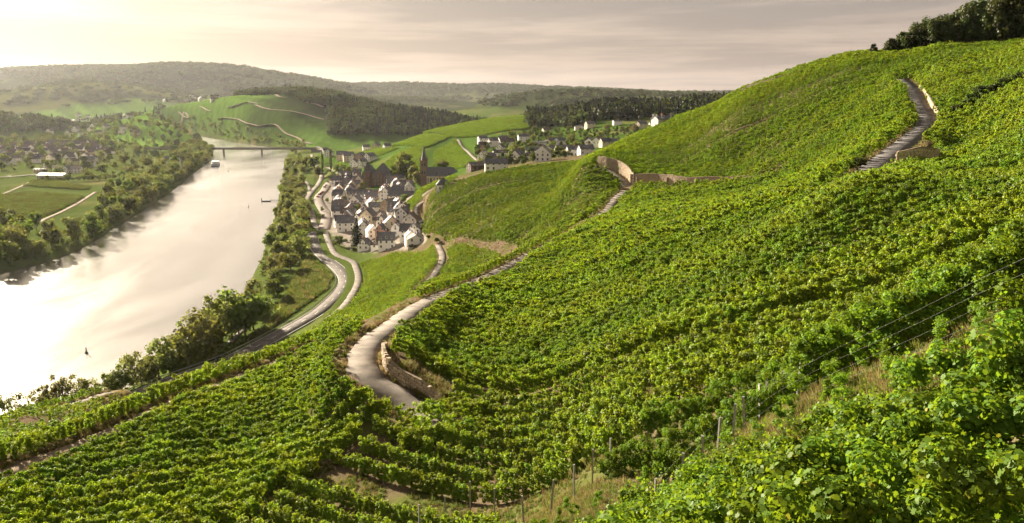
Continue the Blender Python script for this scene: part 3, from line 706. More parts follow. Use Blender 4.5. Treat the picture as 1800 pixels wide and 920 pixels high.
# near ones become plants of their own, the rest masses by parcel
allQ = np.vstack([np.c_[VPTS[k][0], np.full(len(VPTS[k][0]), i)] for i, k in enumerate(VPTS)]); keysV = list(VPTS)
rr_ = np.hypot(allQ[:,0], allQ[:,1])+np.where(np.abs(allQ[:,0]/np.maximum(allQ[:,1], 0.1)) > 0.66, 1e4, 0.0); order = np.argsort(rr_); NEAR_N = 300
lim = rr_[order[NEAR_N]]
def vine_plant(x, y, ang, k):
    e = empty('grapevine', (x, y, float(Hq(x, y))-0.05), ang+rng.normal(0, 0.12)+(math.pi if k % 2 else 0)); s_ = rng.uniform(0.88, 1.12); e.scale = (s_, s_, s_*rng.uniform(0.9, 1.08))
    link('foliage', NEARV[k % len(NEARV)], e); link('stem', STEMS[k % 3], e)
    return e
for k, i in enumerate(order[:NEAR_N]):
    x, y, kk = allQ[i]; key = keysV[int(kk)]; dv = VPTS[key][1]
    e = vine_plant(x, y, math.atan2(dv[1], dv[0]), k)
    if key == 'FG': tag(e, 'leafy grapevine in the shaded foreground thicket below the replanted strip', 'grapevine', 'grapevines of the shaded foreground thicket')
    else: tag(e, 'leafy grapevine along the upper edge of the replanted wire strip', 'grapevine', 'grapevines bordering the replanted strip')
NEARC = proto_coll('vine_near', NEARV)
def mass(name, Q, dv, coll, n, label, smin=0.72, smax=0.88, sz=1.0, flat=0.14, bw=17.0):
    if not len(Q): return None
    z = Hq(Q[:,0], Q[:,1])-0.05; N = len(Q); ang = math.atan2(dv[1], dv[0])
    rot = np.c_[rng.normal(0, 0.07, N), rng.normal(0, 0.07, N), ang+rng.normal(0, flat, N)+math.pi*rng.integers(0, 2, N)]
    s_ = rng.uniform(smin, smax, N)*(1+0.10*vnoise(Q[:,0], Q[:,1], 6, 21)); sc = np.c_[s_, s_, s_*sz*rng.uniform(0.9, 1.1, N)]
    idx = rng.integers(0, n, N)
    if n == 6:      # plots of other grape kinds, a few rows wide, with paler leaves
        blk = np.floor((Q@np.array([-dv[1], dv[0]]))/bw+0.25*vnoise(Q[:,0], Q[:,1], 40, 61)); hs = np.modf(np.abs(np.sin(blk*12.9898+3.1)*43758.5453))[0]
        idx = np.where(rng.random(N) < np.where(hs > 0.55, 0.85, 0.08), rng.integers(6, 10, N), idx); sc *= (0.82+0.30*np.modf(hs*7.7)[0])[:,None]
    o = scatter(name, np.c_[Q, z], rot, sc, idx, coll); tag(o, label, 'vineyard', kind='stuff'); return o
NV = 0
for key in VPTS:
    Q, dv, label = VPTS[key]; r_ = np.hypot(Q[:,0], Q[:,1]); out_ = np.abs(Q[:,0]/np.maximum(Q[:,1], 0.1)) > 0.66
    gap = (vnoise(Q[:,0], Q[:,1], 3.1, 31) > -0.44) & (rng.random(len(Q)) > 0.06)
    a = ((r_ > lim) | out_) & (r_ < 52) & gap; m_ = (r_ >= 52) & (r_ < 135) & gap & (r_ > lim); f_ = (r_ >= 135) & gap
    if key == 'FG': label = 'foreground grapevines'
    mass('vineyard', Q[a], dv, NEARC, len(NEARV), (label or '')+', nearest rows') if a.sum() else None
    mass('vineyard', Q[m_], dv, MIDV, 6, label if not f_.sum() else label+', middle rows') if m_.sum() else None
    mass('vineyard', Q[f_], dv, FARV, 6, label if not m_.sum() else label+', farther rows', smin=0.66, smax=1.08, sz=1.0, bw=5.2 if key in ('G', 'E', 'F', 'G2') else 8.0) if f_.sum() else None
    NV += len(Q)
# vine hedges along the dirt track and the terrace path
def along(key, off, step, s0=0, s1=1):
    p = ROADS[key]['p']; n = normals2(p); q = p[:,:2]+n*off; s_ = np.r_[0, np.cumsum(np.hypot(*np.diff(q, axis=0).T))]
    t = np.arange(s_[-1]*s0, s_[-1]*s1, step); return np.c_[np.interp(t, s_, q[:,0]), np.interp(t, s_, q[:,1])]
Q = np.vstack([along('left_track', o_, 1.05)+rng.normal(0, .12, (1,2)) for o_ in (2.7, 4.8)]); Q = Q+rng.normal(0, 0.1, Q.shape); Q = Q[in_view(Q)]
mass('vine_hedge', Q, (0.2, 1), MIDV, 6, 'tall vine rows on the river side of the dirt track', 0.8, 0.98, 0.95, 3)
Q = np.vstack([along('terrace_path', o_, 1.1) for o_ in (2.6, 4.4)]); Q = Q+rng.normal(0, 0.1, Q.shape); Q = Q[in_view(Q)]
mass('vine_hedge', Q, (0.2, 1), FARV, 6, 'vine row edging the lower terrace path by the water', 0.6, 0.8, 0.9, 3)
Q = along('hill_road', 2.9, 1.05, 0.27, 0.66); Q = Q+rng.normal(0, 0.1, Q.shape)
mass('vine_hedge', Q, (0.2, 1), MIDV, 6, 'hedge of vines along the outer edge of the hill road', 0.8, 1.0, 1.0, 3)
Q = poly_fill([tuple(q) for q in along('left_track', 7.0, 3.0)]+[tuple(q) for q in along('terrace_path', -2.5, 3.0)[::-1]], (0.2, 1), 2.3, 1.1); Q = Q[in_view(Q)]; Q = Q[rng.random(len(Q)) < 0.6]
mass('vineyard', Q, (0.2, 1), FARV, 6, 'overgrown vines on the bank between dirt track and terrace path', 0.5, 0.8, 0.8, 3)
# far parcels as rows
def far_rows(poly, label, dirv=None, sr=2.4, sz=1.0, coll=None):
    P = np.array(poly); c = P.mean(0); dv = grad_dir(*c, 25) if dirv is None else np.array(dirv)
    Q = poly_fill(P, dv, sr, 5.0, 0.2); Q = Q[keep(Q, 2)]; mass('vineyard', Q, dv, coll or ROWV, 5, label, 0.95, 1.1, sz, 0.04)
far_rows(pl((655,305),(700,272),(740,258),(745,300),(700,318)), 'sunlit vineyard slope behind the dark stone villa', sr=2.2)
far_rows(pl((640,290),(665,275),(700,262),(660,262)), 'vineyard strip left of the field track behind the village', sr=2.2)
far_rows(pl((690,258),(745,238),(790,242),(745,262)), 'vineyard parcel on the shoulder of the wooded hill', sr=2.2)
far_rows(pl((765,268),(800,248),(808,262),(822,280),(832,292),(790,300),(765,290)), 'vineyard parcel beside the church roof', sr=2.2)
far_rows(pl((745,235),(800,222),(900,205),(960,210),(920,228),(850,240),(800,243)), 'vineyard ridge below the pine wood', sr=2.4)
far_rows(pl((622,280),(640,268),(672,264),(650,278)), 'small vineyard field below the wood edge', sr=2.2)
far_rows(pl((0,395),(70,385),(150,348),(60,340),(0,345)), 'flat vineyard field on the far bank', (1, 0.25), 3.6, 1.1, ROWD)
far_rows(pl((0,340),(50,328),(150,335),(160,330),(70,318),(40,325)), 'flat vineyard strip behind the far bank field', (1, 0.25), 3.6, 1.1, ROWD)
# ---------------------------------------------------------------- trees
def crown_mesh(name, seed, h, r, z0, n, leaf, m, K=16, sparse=0.0, lean=0.0):
    g = np.random.default_rng(seed); hz = (h-z0)/2
    d_ = g.normal(size=(K,3)); d_ /= np.linalg.norm(d_, axis=1)[:,None]; q = g.uniform(0.35, 0.86, K)
    c = d_*q[:,None]*np.array([r, r, hz])+np.array([0, 0, z0+hz]); c[:,2] = np.maximum(c[:,2], z0+0.2*r)
    kr = r*g.uniform(0.26, 0.46, K)*(1-sparse*0.35)
    i = g.integers(0, K, n); v = g.normal(size=(n,3)); v /= np.linalg.norm(v, axis=1)[:,None]
    p = c[i]+v*(kr[i]*g.uniform(0.45, 1.12, n))[:,None]; nr = v+g.normal(0, 0.5, (n,3))+np.array([0,0,0.35])
    me = fast_mesh(name, *leaf_cloud(p, nr, leaf*g.uniform(0.55, 1.35, n), QUAD, 0.1, g), [m]); return me, c
def trunk_mesh(name, seed, h, r0, tips):
    g = random.Random(seed); mb = MB(); p = Vector((0,0,-0.6)); pts = [p]
    for k in range(5):
        q = Vector((g.uniform(-.25,.25)*k*0.4, g.uniform(-.25,.25)*k*0.4, h*0.62*(k+1)/5)); mb.tube(p, q, r0*(1-k*0.15), r0*(1-(k+1)*0.15), 7); p = q; pts.append(q)
    for t in tips:
        b0 = pts[g.randint(2, 5)]; t = Vector(t); mid = b0.lerp(t, 0.5)+Vector((g.uniform(-.4,.4), g.uniform(-.4,.4), 0.3))
        mb.tube(b0, mid, r0*0.36, r0*0.22, 5); mb.tube(mid, t, r0*0.22, r0*0.06, 5)
    return mb.build(name, MATS['bark'])
TREES = {}
def variety(kind, count, h, r, z0, n, leaf, m, **kw):
    L = []
    for i in range(count):
        sd = len(kind)*97+i*13+int(h*10)
        cm, c = crown_mesh('crown', sd, h*(1+0.08*((i*7)%5-2)/2), r*(1+0.1*((i*3)%5-2)/2), z0, n, leaf, MATS[m], **kw)
        L.append((trunk_mesh('trunk', sd, h*0.8, 0.022*h, c[:9]), cm))
    TREES[kind] = L
variety('round', 7, 12.0, 4.8, 1.6, 1500, 0.62, 'tree_leaf')
variety('willow', 5, 12.0, 5.2, 0.8, 1600, 0.60, 'willow_leaf', K=20)
variety('airy', 5, 11.0, 4.2, 1.5, 900, 0.42, 'willow_leaf', K=22, sparse=0.9)
variety('oak', 6, 13.0, 4.6, 1.0, 2100, 0.50, 'wood_leaf', K=22, sparse=0.3)
variety('bush', 4, 3.2, 2.0, 0.1, 500, 0.36, 'tree_leaf', K=8)
def poplar(seed):
    g = np.random.default_rng(seed); n = 1100; z = g.uniform(1.0, 24, n); rr = 1.9*np.sin(np.clip((z-0.3)/24.6, 0, 1)*math.pi)**0.6*g.uniform(0.5, 1.0, n); a = g.uniform(0, 6.28, n)
    p = np.c_[np.cos(a)*rr, np.sin(a)*rr, z]; nr = np.c_[np.cos(a), np.sin(a), np.full(n, 0.5)]+g.normal(0, .4, (n,3))
    return (trunk_mesh('trunk', seed, 22, 0.4, []), fast_mesh('crown', *leaf_cloud(p, nr, 0.7*g.uniform(.6,1.3,n), QUAD, 0.1, g), [MATS['tree_leaf']]))
TREES['poplar'] = [poplar(1), poplar(2)]
def conifer(seed, h=20.0, r=5.2, drop=0.28):
    g = np.random.default_rng(seed); P, N, Z = [], [], []
    tiers = int(h/1.05)
    for t in range(tiers):
        z = 1.2+(h-1.6)*t/tiers; L = r*(1-(z/h))**0.85*g.uniform(0.8, 1.12); nb = 9
        for k in range(nb):
            a = 6.283*(k+g.uniform(-.3,.3))/nb+t*0.7; L2 = L*g.uniform(0.72, 1.1)
            for s_ in np.linspace(0.15, 1, max(3, int(L2/0.45))):
                P.append((math.cos(a)*L2*s_, math.sin(a)*L2*s_, z-drop*L2*s_*s_)); N.append((g.normal(0,.8), g.normal(0,.8), 0.6)); Z.append(0.85*(1.15-0.45*s_))
    P, N, Z = np.array(P), np.array(N), np.array(Z)
    return (trunk_mesh('trunk', seed, h*1.2, 0.32, []), fast_mesh('crown', *leaf_cloud(P+g.normal(0,.1,P.shape), N, Z, QUAD, 0.15, g), [MATS['conifer']]))
TREES['fir'] = [conifer(5), conifer(6, 20, 4.2)]
NAMES = dict(round='broadleaf_tree', willow='willow_tree', airy='young_tree', oak='oak_tree', bush='shrub', poplar='poplar_tree', fir='fir_tree')
BASEH = dict(round=12.0, willow=12.0, airy=11.0, oak=13.0, bush=3.2, poplar=24.5, fir=20.0)
def plant(kind, x, y, h, label, group=None, wide=1.0, cat='tree', z=None):
    k = rng.integers(0, len(TREES[kind])); tr, cr_ = TREES[kind][k]; s_ = h/BASEH[kind]
    e = empty(NAMES[kind], (x, y, (float(Hq(x, y)) if z is None else z)-0.1), rng.uniform(0, 6.28)); e.scale = (s_*wide, s_*wide, s_)
    link('trunk', tr, e); link('crown', cr_, e); tag(e, label, 'shrub' if kind == 'bush' else cat, group); return e
def poisson(poly, dmin, avoid=None, tries=4000):
    P = np.array(poly)[:,:2]; lo, hi = P.min(0), P.max(0); pts = []
    c = rng.uniform(lo, hi, (tries, 2)); c = c[inside(c[:,0], c[:,1], P)]
    dr_ = dist_road(c[:,0], c[:,1]); c = c[dr_ > 2.0]; c = c[Hq(c[:,0], c[:,1]) > 0.9]
    for q in c:
        if all((q[0]-a[0])**2+(q[1]-a[1])**2 > dmin*dmin for a in pts): pts.append(q)
    return np.array(pts)
ORD = ['first','second','third','fourth','fifth','sixth','seventh','eighth','ninth','tenth','eleventh','twelfth','thirteenth','fourteenth','fifteenth','sixteenth','seventeenth','eighteenth','nineteenth','twentieth']
def nth(i):
    if i < 20: return ORD[i]
    t = i+1; return '%d%s' % (t, 'th' if 10 < t % 100 < 20 else {1:'st',2:'nd',3:'rd'}.get(t % 10, 'th'))
# near bank: single trees standing against the bright water
near_bank = [(12,742,44,'airy'),(112,722,54,'airy'),(158,715,44,'airy'),(182,712,34,'airy'),(236,690,62,'airy'),(262,676,44,'bush'),(280,672,72,'airy'),(305,664,56,'airy'),(326,655,68,'willow'),(352,646,82,'willow'),(372,628,52,'round'),(390,612,84,'airy'),(408,598,66,'willow'),(432,600,80,'round'),(312,638,50,'willow'),(334,626,60,'airy'),(354,616,66,'willow'),(374,602,60,'willow'),(394,586,50,'round'),(420,590,60,'willow'),(446,585,56,'round'),(300,662,40,'bush'),(40,738,40,'airy'),(72,731,46,'airy'),(92,727,38,'willow'),(136,719,50,'airy'),(200,706,46,'airy'),(216,700,50,'willow'),(250,684,56,'airy')]
for i, (px, py, hp, kd) in enumerate(near_bank):
    x, y, z = atZ(px, py, 4.0); x, y, z = site(px, py) if Hq(*atZ(px, py, 4.0)[:2]) > 20 else (x, y, float(Hq(x, y)))
    h = hp/1500*math.hypot(y, 105)*1.2
    plant(kd, x, y, h, '%s tree from the photo edge standing between the river road and the bright water' % nth(i), 'trees along the near river bank', 1.0, z=max(z, 0.8))
BANK = [atZ(*p, 5)[:2] for p in [(398,600),(432,548),(458,500),(474,450),(486,400),(494,350),(502,310),(508,285),(528,285),(536,315),(528,345),(534,372),(543,400),(546,425),(522,470),(505,510),(478,560),(440,600)]]
pts = poisson(BANK, 10.5); pts = pts[np.argsort(pts[:,1])]
for i, (x, y) in enumerate(pts):
    plant('willow' if rng.random() < 0.5 else 'round', x, y, rng.uniform(8.5, 14), 'bushy tree in the near-bank wood, %s from the water meadow towards the bridge' % nth(i), 'trees of the near river bank wood', rng.uniform(0.95, 1.2))
FARB = [atZ(*p, 4)[:2] for p in [(-80,488),(0,476),(85,455),(145,430),(205,396),(255,366),(305,332),(345,299),(370,278),(372,262),(330,262),(300,290),(250,322),(190,352),(178,390),(120,420),(60,405),(0,412),(-80,425)]]
pts = poisson(FARB, 15.0, tries=9000); pts = pts[np.argsort(pts[:,1])]
for i, (x, y) in enumerate(pts):
    plant('willow' if rng.random() < 0.35 else 'round', x, y, rng.uniform(12, 19), 'tall leafy tree on the far river bank, %s from the photo edge towards the bridge' % nth(i), 'trees lining the far river bank', rng.uniform(0.9, 1.15))
TOWNP = [atZ(*p, 7)[:2] for p in [(0,302),(60,300),(100,310),(180,318),(260,318),(330,280),(366,262),(358,250),(300,244),(230,240),(120,244),(0,246)]]
pts = poisson(TOWNP, 36, tries=6000); pts = pts[np.argsort(pts[:,1])]
TOWN_TREES = pts
for i, (x, y) in enumerate(pts):
    plant(('round', 'willow', 'round', 'oak')[rng.integers(0, 4)], x, y, rng.uniform(9, 17), 'garden tree among the far-bank roofs, %s by distance' % nth(i), 'garden trees of the far-bank town', rng.uniform(0.95, 1.3))
# far meadow trees, hedge by the far bank road
for i, t in enumerate(np.linspace(0, 1, 16)):
    x, y, z = atZ(75+t*135, 318+t*3-8*t*t, 7); plant('round', x, y, rng.uniform(5, 8.5), 'low dark tree in the hedge behind the far-bank vineyard, %s from the photo edge' % nth(i), 'hedge trees by the far bank road', 1.25)
# what stands too far off to tell apart: trees over the flat valley, along the banks beyond the bridge, filling the town's gardens
FILL = []
def fill_add(q, lo, hi):
    q = np.asarray(q); q = q[(Hq(q[:,0], q[:,1]) > 0.9) & (dist_road(q[:,0], q[:,1]) > 3)]; FILL.append(np.c_[q, rng.uniform(lo, hi, len(q))])
FARM = [atZ(*p, 8)[:2] for p in [(-60,236),(60,229),(150,226),(230,230),(290,240),(350,250),(230,244),(120,246),(-60,248)]]
fill_add(poisson(FARM, 30, tries=5000), 0.5, 0.9)
fill_add(poisson(TOWNP, 21, tries=9000), 0.3, 0.6)
for bank in (RBANK, LBANK):
    p = resample([(*q, 0) for q in bank if q[1] <= 1500], 5); n = normals2(p)
    for s_ in (-1, 1): fill_add((p[:,:2]+n*s_*rng.uniform(3, 12, (len(p), 1)))[p[:,1] > 480], 0.22, 0.42)
    p = resample([(*q, 0) for q in bank if q[1] > 1500], 12); n = normals2(p)
    for s_ in (-1, 1): fill_add(p[:,:2]+n*s_*rng.uniform(7, 26, (len(p), 1)), 0.4, 0.75)
# village trees
vt = [('fir',628,436,56,'huge dark fir towering over the nearest village houses',1.15),('fir',665,434,30,'smaller dark fir beside the pink gable house',1.0),('round',597,432,22,'round garden tree at the village edge by the white half-timbered house',1.2),
 ('bush',640,440,8,'clipped hedge bush in front of the white gable house',2.6),('bush',622,441,8,'clipped hedge bush at the corner of the lowest garden',2.4),('round',768,427,12,'dark bush tree at the path end beside the balcony house',1.3),
 ('round',600,312,28,'yellowish tree in the square by the stone villa',1.1),('round',611,313,24,'green tree in the square next to the stone villa',1.1),('round',700,318,36,'big leafy tree left of the church tower',1.2),('round',715,314,44,'tallest tree between the villa and the church tower',1.1),('round',728,322,38,'leafy tree touching the church tower',1.0),
 ('willow',736,326,28,'pale tree at the foot of the church tower',1.0),('round',778,300,22,'dark tree behind the church roof',1.2),('round',770,300,18,'round tree behind the church ridge',1.2),('poplar',567,300,36,'tall narrow poplar left of the pair by the village entrance',1.0),('poplar',582,300,38,'tall narrow poplar right of the pair by the village entrance',1.0),
 ('round',553,300,26,'park tree below the poplars',1.4),('round',543,296,24,'park tree near the bridge ramp',1.4),('round',560,312,22,'park tree beside the village street bend',1.3),('round',530,300,22,'park tree between the bank paths',1.4),('bush',689,356,10,'dark shrub at the top of the vineyard wedge',1.3),('round',706,338,12,'small tree among the roofs below the church',1.1),
 ('bush',723,363,8,'dark shrub by the slope path junction',1.5),('round',655,360,9,'small garden tree deep among the slate roofs',1.0),('fir',643,352,18,'slim dark conifer rising between the roofs',0.8),('bush',588,430,6,'low garden shrub at the lane corner',1.4),('bush',607,425,6,'low garden shrub below the fir',1.4),('bush',752,419,7,'dark shrub behind the balcony house',1.6),
 ('round',575,356,9,'street tree by the village square',1.0),('round',566,372,9,'young tree beside the riverside street',1.0),('round',568,384,8,'little tree on the verge of the riverside street',1.0)]
for kd, px, py, hp, lb, wd in vt:
    x, y, z = site(px, py); plant(kd, x, y, hp/1500*math.hypot(y, 90), lb, 'trees and shrubs in the village', wd)
for i, (x, y) in enumerate(poisson(VILLAGE, 16, tries=1500)[:34]):
    plant('bush' if i % 3 else 'round', x, y, rng.uniform(2.5, 4.5) if i % 3 else rng.uniform(6, 8.5), 'garden greenery squeezed between the village roofs, %s of the scatter' % nth(i), 'garden greenery in the village', 1.1)
# side valley trees around the upper houses
SV = pl((832,272),(850,262),(900,240),(960,228),(1040,232),(1120,225),(1160,222),(1100,240),(1040,262),(1000,276),(930,290),(880,296),(845,294))
SVQ = poisson(SV, 11, tries=5000)
for i, (x, y) in enumerate(poisson(SV, 24)):
    plant(('round', 'oak', 'round', 'willow')[rng.integers(0, 4)], x, y, rng.uniform(5, 10), 'garden tree between the upper hillside houses, %s of the scatter' % nth(i), 'trees among the hillside houses', 1.25)
# shrubs by the upper road
for i, (px, py, hp) in enumerate([(1682,205,26),(1700,195,30),(1722,182,34),(1745,172,30),(1768,160,28),(1790,152,26),(1660,214,18),(1512,296,20),(1498,300,14)]):
    x, y, z = site(px, py); plant('oak' if hp > 18 else 'bush', x, y, hp/1500*y, 'dark scrub bush beside the upper road, %s of the clump' % nth(i), 'scrub by the upper road', 1.5)
# wood on the skyline
k = 0
for t in np.linspace(0, 1, 60):
    px = 1518+t*330; Yc = 352-t*50
    for row in range(1 if t < 0.25 else 2):
        hh = (5.0+18*t**0.75)*rng.uniform(0.8, 1.12) if t > 0.03 else 4.0
        x = (px-900)/1472*Yc+rng.normal(0, 1.5); y = Yc+4+row*9+rng.uniform(0, 4)
        plant('oak', x, y, hh, 'dark tree of the skyline wood, %s from its low end' % nth(k), 'trees of the skyline wood', rng.uniform(0.8, 1.05)); k += 1
# woods on the hills, too many to count
def lowtree(seed, m, fir=False):
    g = np.random.default_rng(seed)
    if fir:
        n = 120; z = g.uniform(1.5, 17, n); rr = (1-z/17.5)*3.2*g.uniform(.6, 1, n); a = g.uniform(0, 6.28, n); p = np.c_[np.cos(a)*rr, np.sin(a)*rr, z]; s_ = np.full(n, 1.5); nr = np.c_[np.cos(a), np.sin(a), np.full(n, .6)]
    else:
        me, c = None, None; n = 170; v = g.normal(size=(n,3)); v /= np.linalg.norm(v, axis=1)[:,None]; K = 7; kc = g.normal(0, 1, (K,3))*np.array([2.0,2.0,2.6])+np.array([0,0,8]); p = kc[g.integers(0, K, n)]+v*2.6; nr = v+np.array([0,0,.3]); s_ = np.full(n, 1.7)
    return fast_mesh('wood_tree', *leaf_cloud(p, nr+g.normal(0,.3,(n,3)), s_*g.uniform(.7,1.3,n), QUAD, 0.1, g), [MATS[m]])
WOOD = proto_coll('wood_tree', [lowtree(i, 'wood_leaf') for i in range(5)]+[lowtree(10+i, 'conifer', True) for i in range(3)])
q = np.vstack(FILL); q = q[np.abs(q[:,1]-1490) > 22]; N = len(q)
o = scatter('tree_belt', np.c_[q[:,:2], Hq(q[:,0], q[:,1])-0.5], np.c_[np.zeros((N,2)), rng.uniform(0, 6.28, N)], np.c_[q[:,2]*1.2, q[:,2]*1.2, q[:,2]], rng.integers(0, 5, N), proto_coll('belt_tree', [lowtree(30+i, 'tree_leaf') for i in range(5)])); tag(o, 'hazy belts of small trees over the flat far valley', 'trees', kind='stuff')
q = SVQ; N = len(q); o = scatter('tree_belt', np.c_[q, Hq(q[:,0], q[:,1])-0.5], np.c_[np.zeros((N,2)), rng.uniform(0, 6.28, N)], rng.uniform(0.22, 0.5, N), rng.integers(0, 5, N), proto_coll('hedge_tree', [lowtree(50+i, 'wood_leaf') for i in range(5)])); tag(o, 'dark garden hedges between the houses of the side valley', 'trees', kind='stuff')
def wood(label, ridge, w0, dens, zmin, cond=None, firs=0.4):
    cr_ = np.array(RIDGES[ridge][0])[:,:2]; lo, hi = cr_.min(0)-w0, cr_.max(0)+w0; N = int(np.prod(hi-lo)/dens)
    q = rng.uniform(lo, hi, (N, 2)); d_, _ = seg_dist(q[:,0], q[:,1], cr_); nz = vnoise(q[:,0], q[:,1], 90, 41)
    z = Hq(q[:,0], q[:,1]); m = (d_ < w0*(1+0.5*nz+0.3*vnoise(q[:,0], q[:,1], 31, 45))) & (z > zmin)
    if cond is not None: m &= cond(q[:,0], q[:,1], d_)
    s_ = np.abs(q[:,0]/np.maximum(q[:,1], 1)) < 0.72; m &= s_; q = q[m]; z = z[m]; N = len(q)
    fir = rng.random(N) < firs*(1+2.2*vnoise(q[:,0], q[:,1], 160, 43)); idx = np.where(fir, rng.integers(5, 8, N), rng.integers(0, 5, N))
    o = scatter('forest', np.c_[q, z-0.8], np.c_[np.zeros((N,2)), rng.uniform(0, 6.28, N)], rng.uniform(0.55, 1.2, N)*(1+0.5*vnoise(q[:,0], q[:,1], 70, 47)), idx, WOOD); tag(o, label, 'forest', kind='stuff')
def pxs(x, y): return 900+1472*x/np.maximum(y, 1)
wood('dark mixed forest on the hill behind the village', 1, 300, 48, 26, lambda x, y, d_: pxs(x, y) > 585)
wood('dark pine forest above the upper houses', 2, 300, 48, 58, lambda x, y, d_: (pxs(x, y) > 925) & (y > 1120))
wood('wooded cap on the vineyard hill beyond the bridge', 0, 60, 52, 60, lambda x, y, d_: (pxs(x, y) > 430) & (pxs(x, y) < 660), 0.15)
wood('trees on the rise behind the far-bank town', 7, 230, 160, 18, None, 0.1)

def far_cover(label, ridge, w0, dens, zmin):
    cr_ = np.array(RIDGES[ridge][0])[:,:2]; lo, hi = cr_.min(0)-w0, cr_.max(0)+w0; N = int(np.prod(hi-lo)/dens)
    q = rng.uniform(lo, hi, (N, 2)); d_, _ = seg_dist(q[:,0], q[:,1], cr_); z = Hq(q[:,0], q[:,1])
    nz = vnoise(q[:,0], q[:,1], 330, 71)+0.6*vnoise(q[:,0], q[:,1], 120, 72); m = (d_ < w0*(0.75+0.8*nz)) & (z > zmin) & (np.abs(q[:,0]/q[:,1]) < 0.7); q, z = q[m], z[m]; N = len(q)
    o = scatter('forest', np.c_[q, z-3], np.c_[np.zeros((N,2)), rng.uniform(0, 6.28, N)], np.c_[rng.uniform(2.0, 3.6, (N,2)), rng.uniform(0.9, 1.5, N)], rng.integers(0, 5, N), WOOD); tag(o, label, 'forest', kind='stuff')
far_cover('hazy woods on the big far hill', 5, 1300, 1500, 60)
far_cover('hazy woods on the low foothill', 6, 800, 2600, 50)
far_cover('woods on the far ridge at the horizon', 4, 1300, 2400, 60)
far_cover('woods on the green hill between the dark hills', 3, 500, 1500, 60)
# ---------------------------------------------------------------- buildings
mat('plaster_white', (0.82, 0.79, 0.74), 0.9, 0.15, 0.06, 0.8); mat('plaster_cream', (0.66, 0.57, 0.42), 0.9, 0.15, 0.07, 0.8)
mat('plaster_grey', (0.50, 0.47, 0.43), 0.9, 0.15, 0.08, 0.8); mat('plaster_pink', (0.58, 0.34, 0.26), 0.9, 0.15, 0.07, 0.8); mat('plaster_yellow', (0.62, 0.46, 0.22), 0.9, 0.15, 0.06, 0.8)
mat('stone_brown', (0.20, 0.135, 0.105), 0.95, 0.15, 0.28, 0.9, 0.6, 3); mat('stone_pale', (0.33, 0.27, 0.20), 0.95, 0.15, 0.25, 0.8, 0.6, 3)
mat('slate', (0.105, 0.105, 0.115), 0.72, 0.2, 0.22, 0.7, 0.35, 5, rand=0.25); mat('slate_brown', (0.115, 0.095, 0.085), 0.75, 0.2, 0.22, 0.7, 0.35, 5, rand=0.2); mat('sheet_roof', (0.30, 0.25, 0.21), 0.6, 0.4, 0.1, 0.6)
mat('window_frame', (0.62, 0.60, 0.56), 0.6, 0.3); mat('window_pane', (0.03, 0.035, 0.042), 0.12, 0.6); mat('timber', (0.09, 0.052, 0.032), 0.8, 0.2, 0.2, 3); mat('door_wood', (0.12, 0.07, 0.045), 0.7, 0.3)
mat('brick_red', (0.30, 0.12, 0.08), 0.9, 0.15, 0.15, 2)
def window_data(w, h, nm='window'):
    mb = MB()
    t = 0.09
    mb.box(-w/2, w/2, -0.05, 0.02, 0, t, 0).box(-w/2, w/2, -0.05, 0.02, h-t, h, 0).box(-w/2, -w/2+t, -0.05, 0.02, t, h-t, 0).box(w/2-t, w/2, -0.05, 0.02, t, h-t, 0).box(-0.03, 0.03, -0.045, 0.02, t, h-t, 0)
    mb.box(-w/2+t, w/2-t, -0.012, 0.01, t, h-t, 1); mb.box(-w/2-0.08, w/2+0.08, -0.13, 0.0, -0.08, 0, 0)
    return mb.build(nm, [MATS['window_frame'], MATS['window_pane']])
WIN = window_data(1.15, 1.5); WINS = window_data(0.9, 1.0); SKYL = MB().box(-0.45, 0.45, -0.65, 0.65, 0, 0.07, 0).box(-0.36, 0.36, -0.55, 0.55, 0.071, 0.085, 1).build('skylight', [MATS['window_frame'], MATS['window_pane']])
DOOR = MB().box(-0.6, 0.6, -0.06, 0.02, 0, 2.2, 0).box(-0.45, 0.45, -0.075, -0.06, 0.25, 2.0, 1).build('door', [MATS['window_frame'], MATS['door_wood']])
_rc = {}
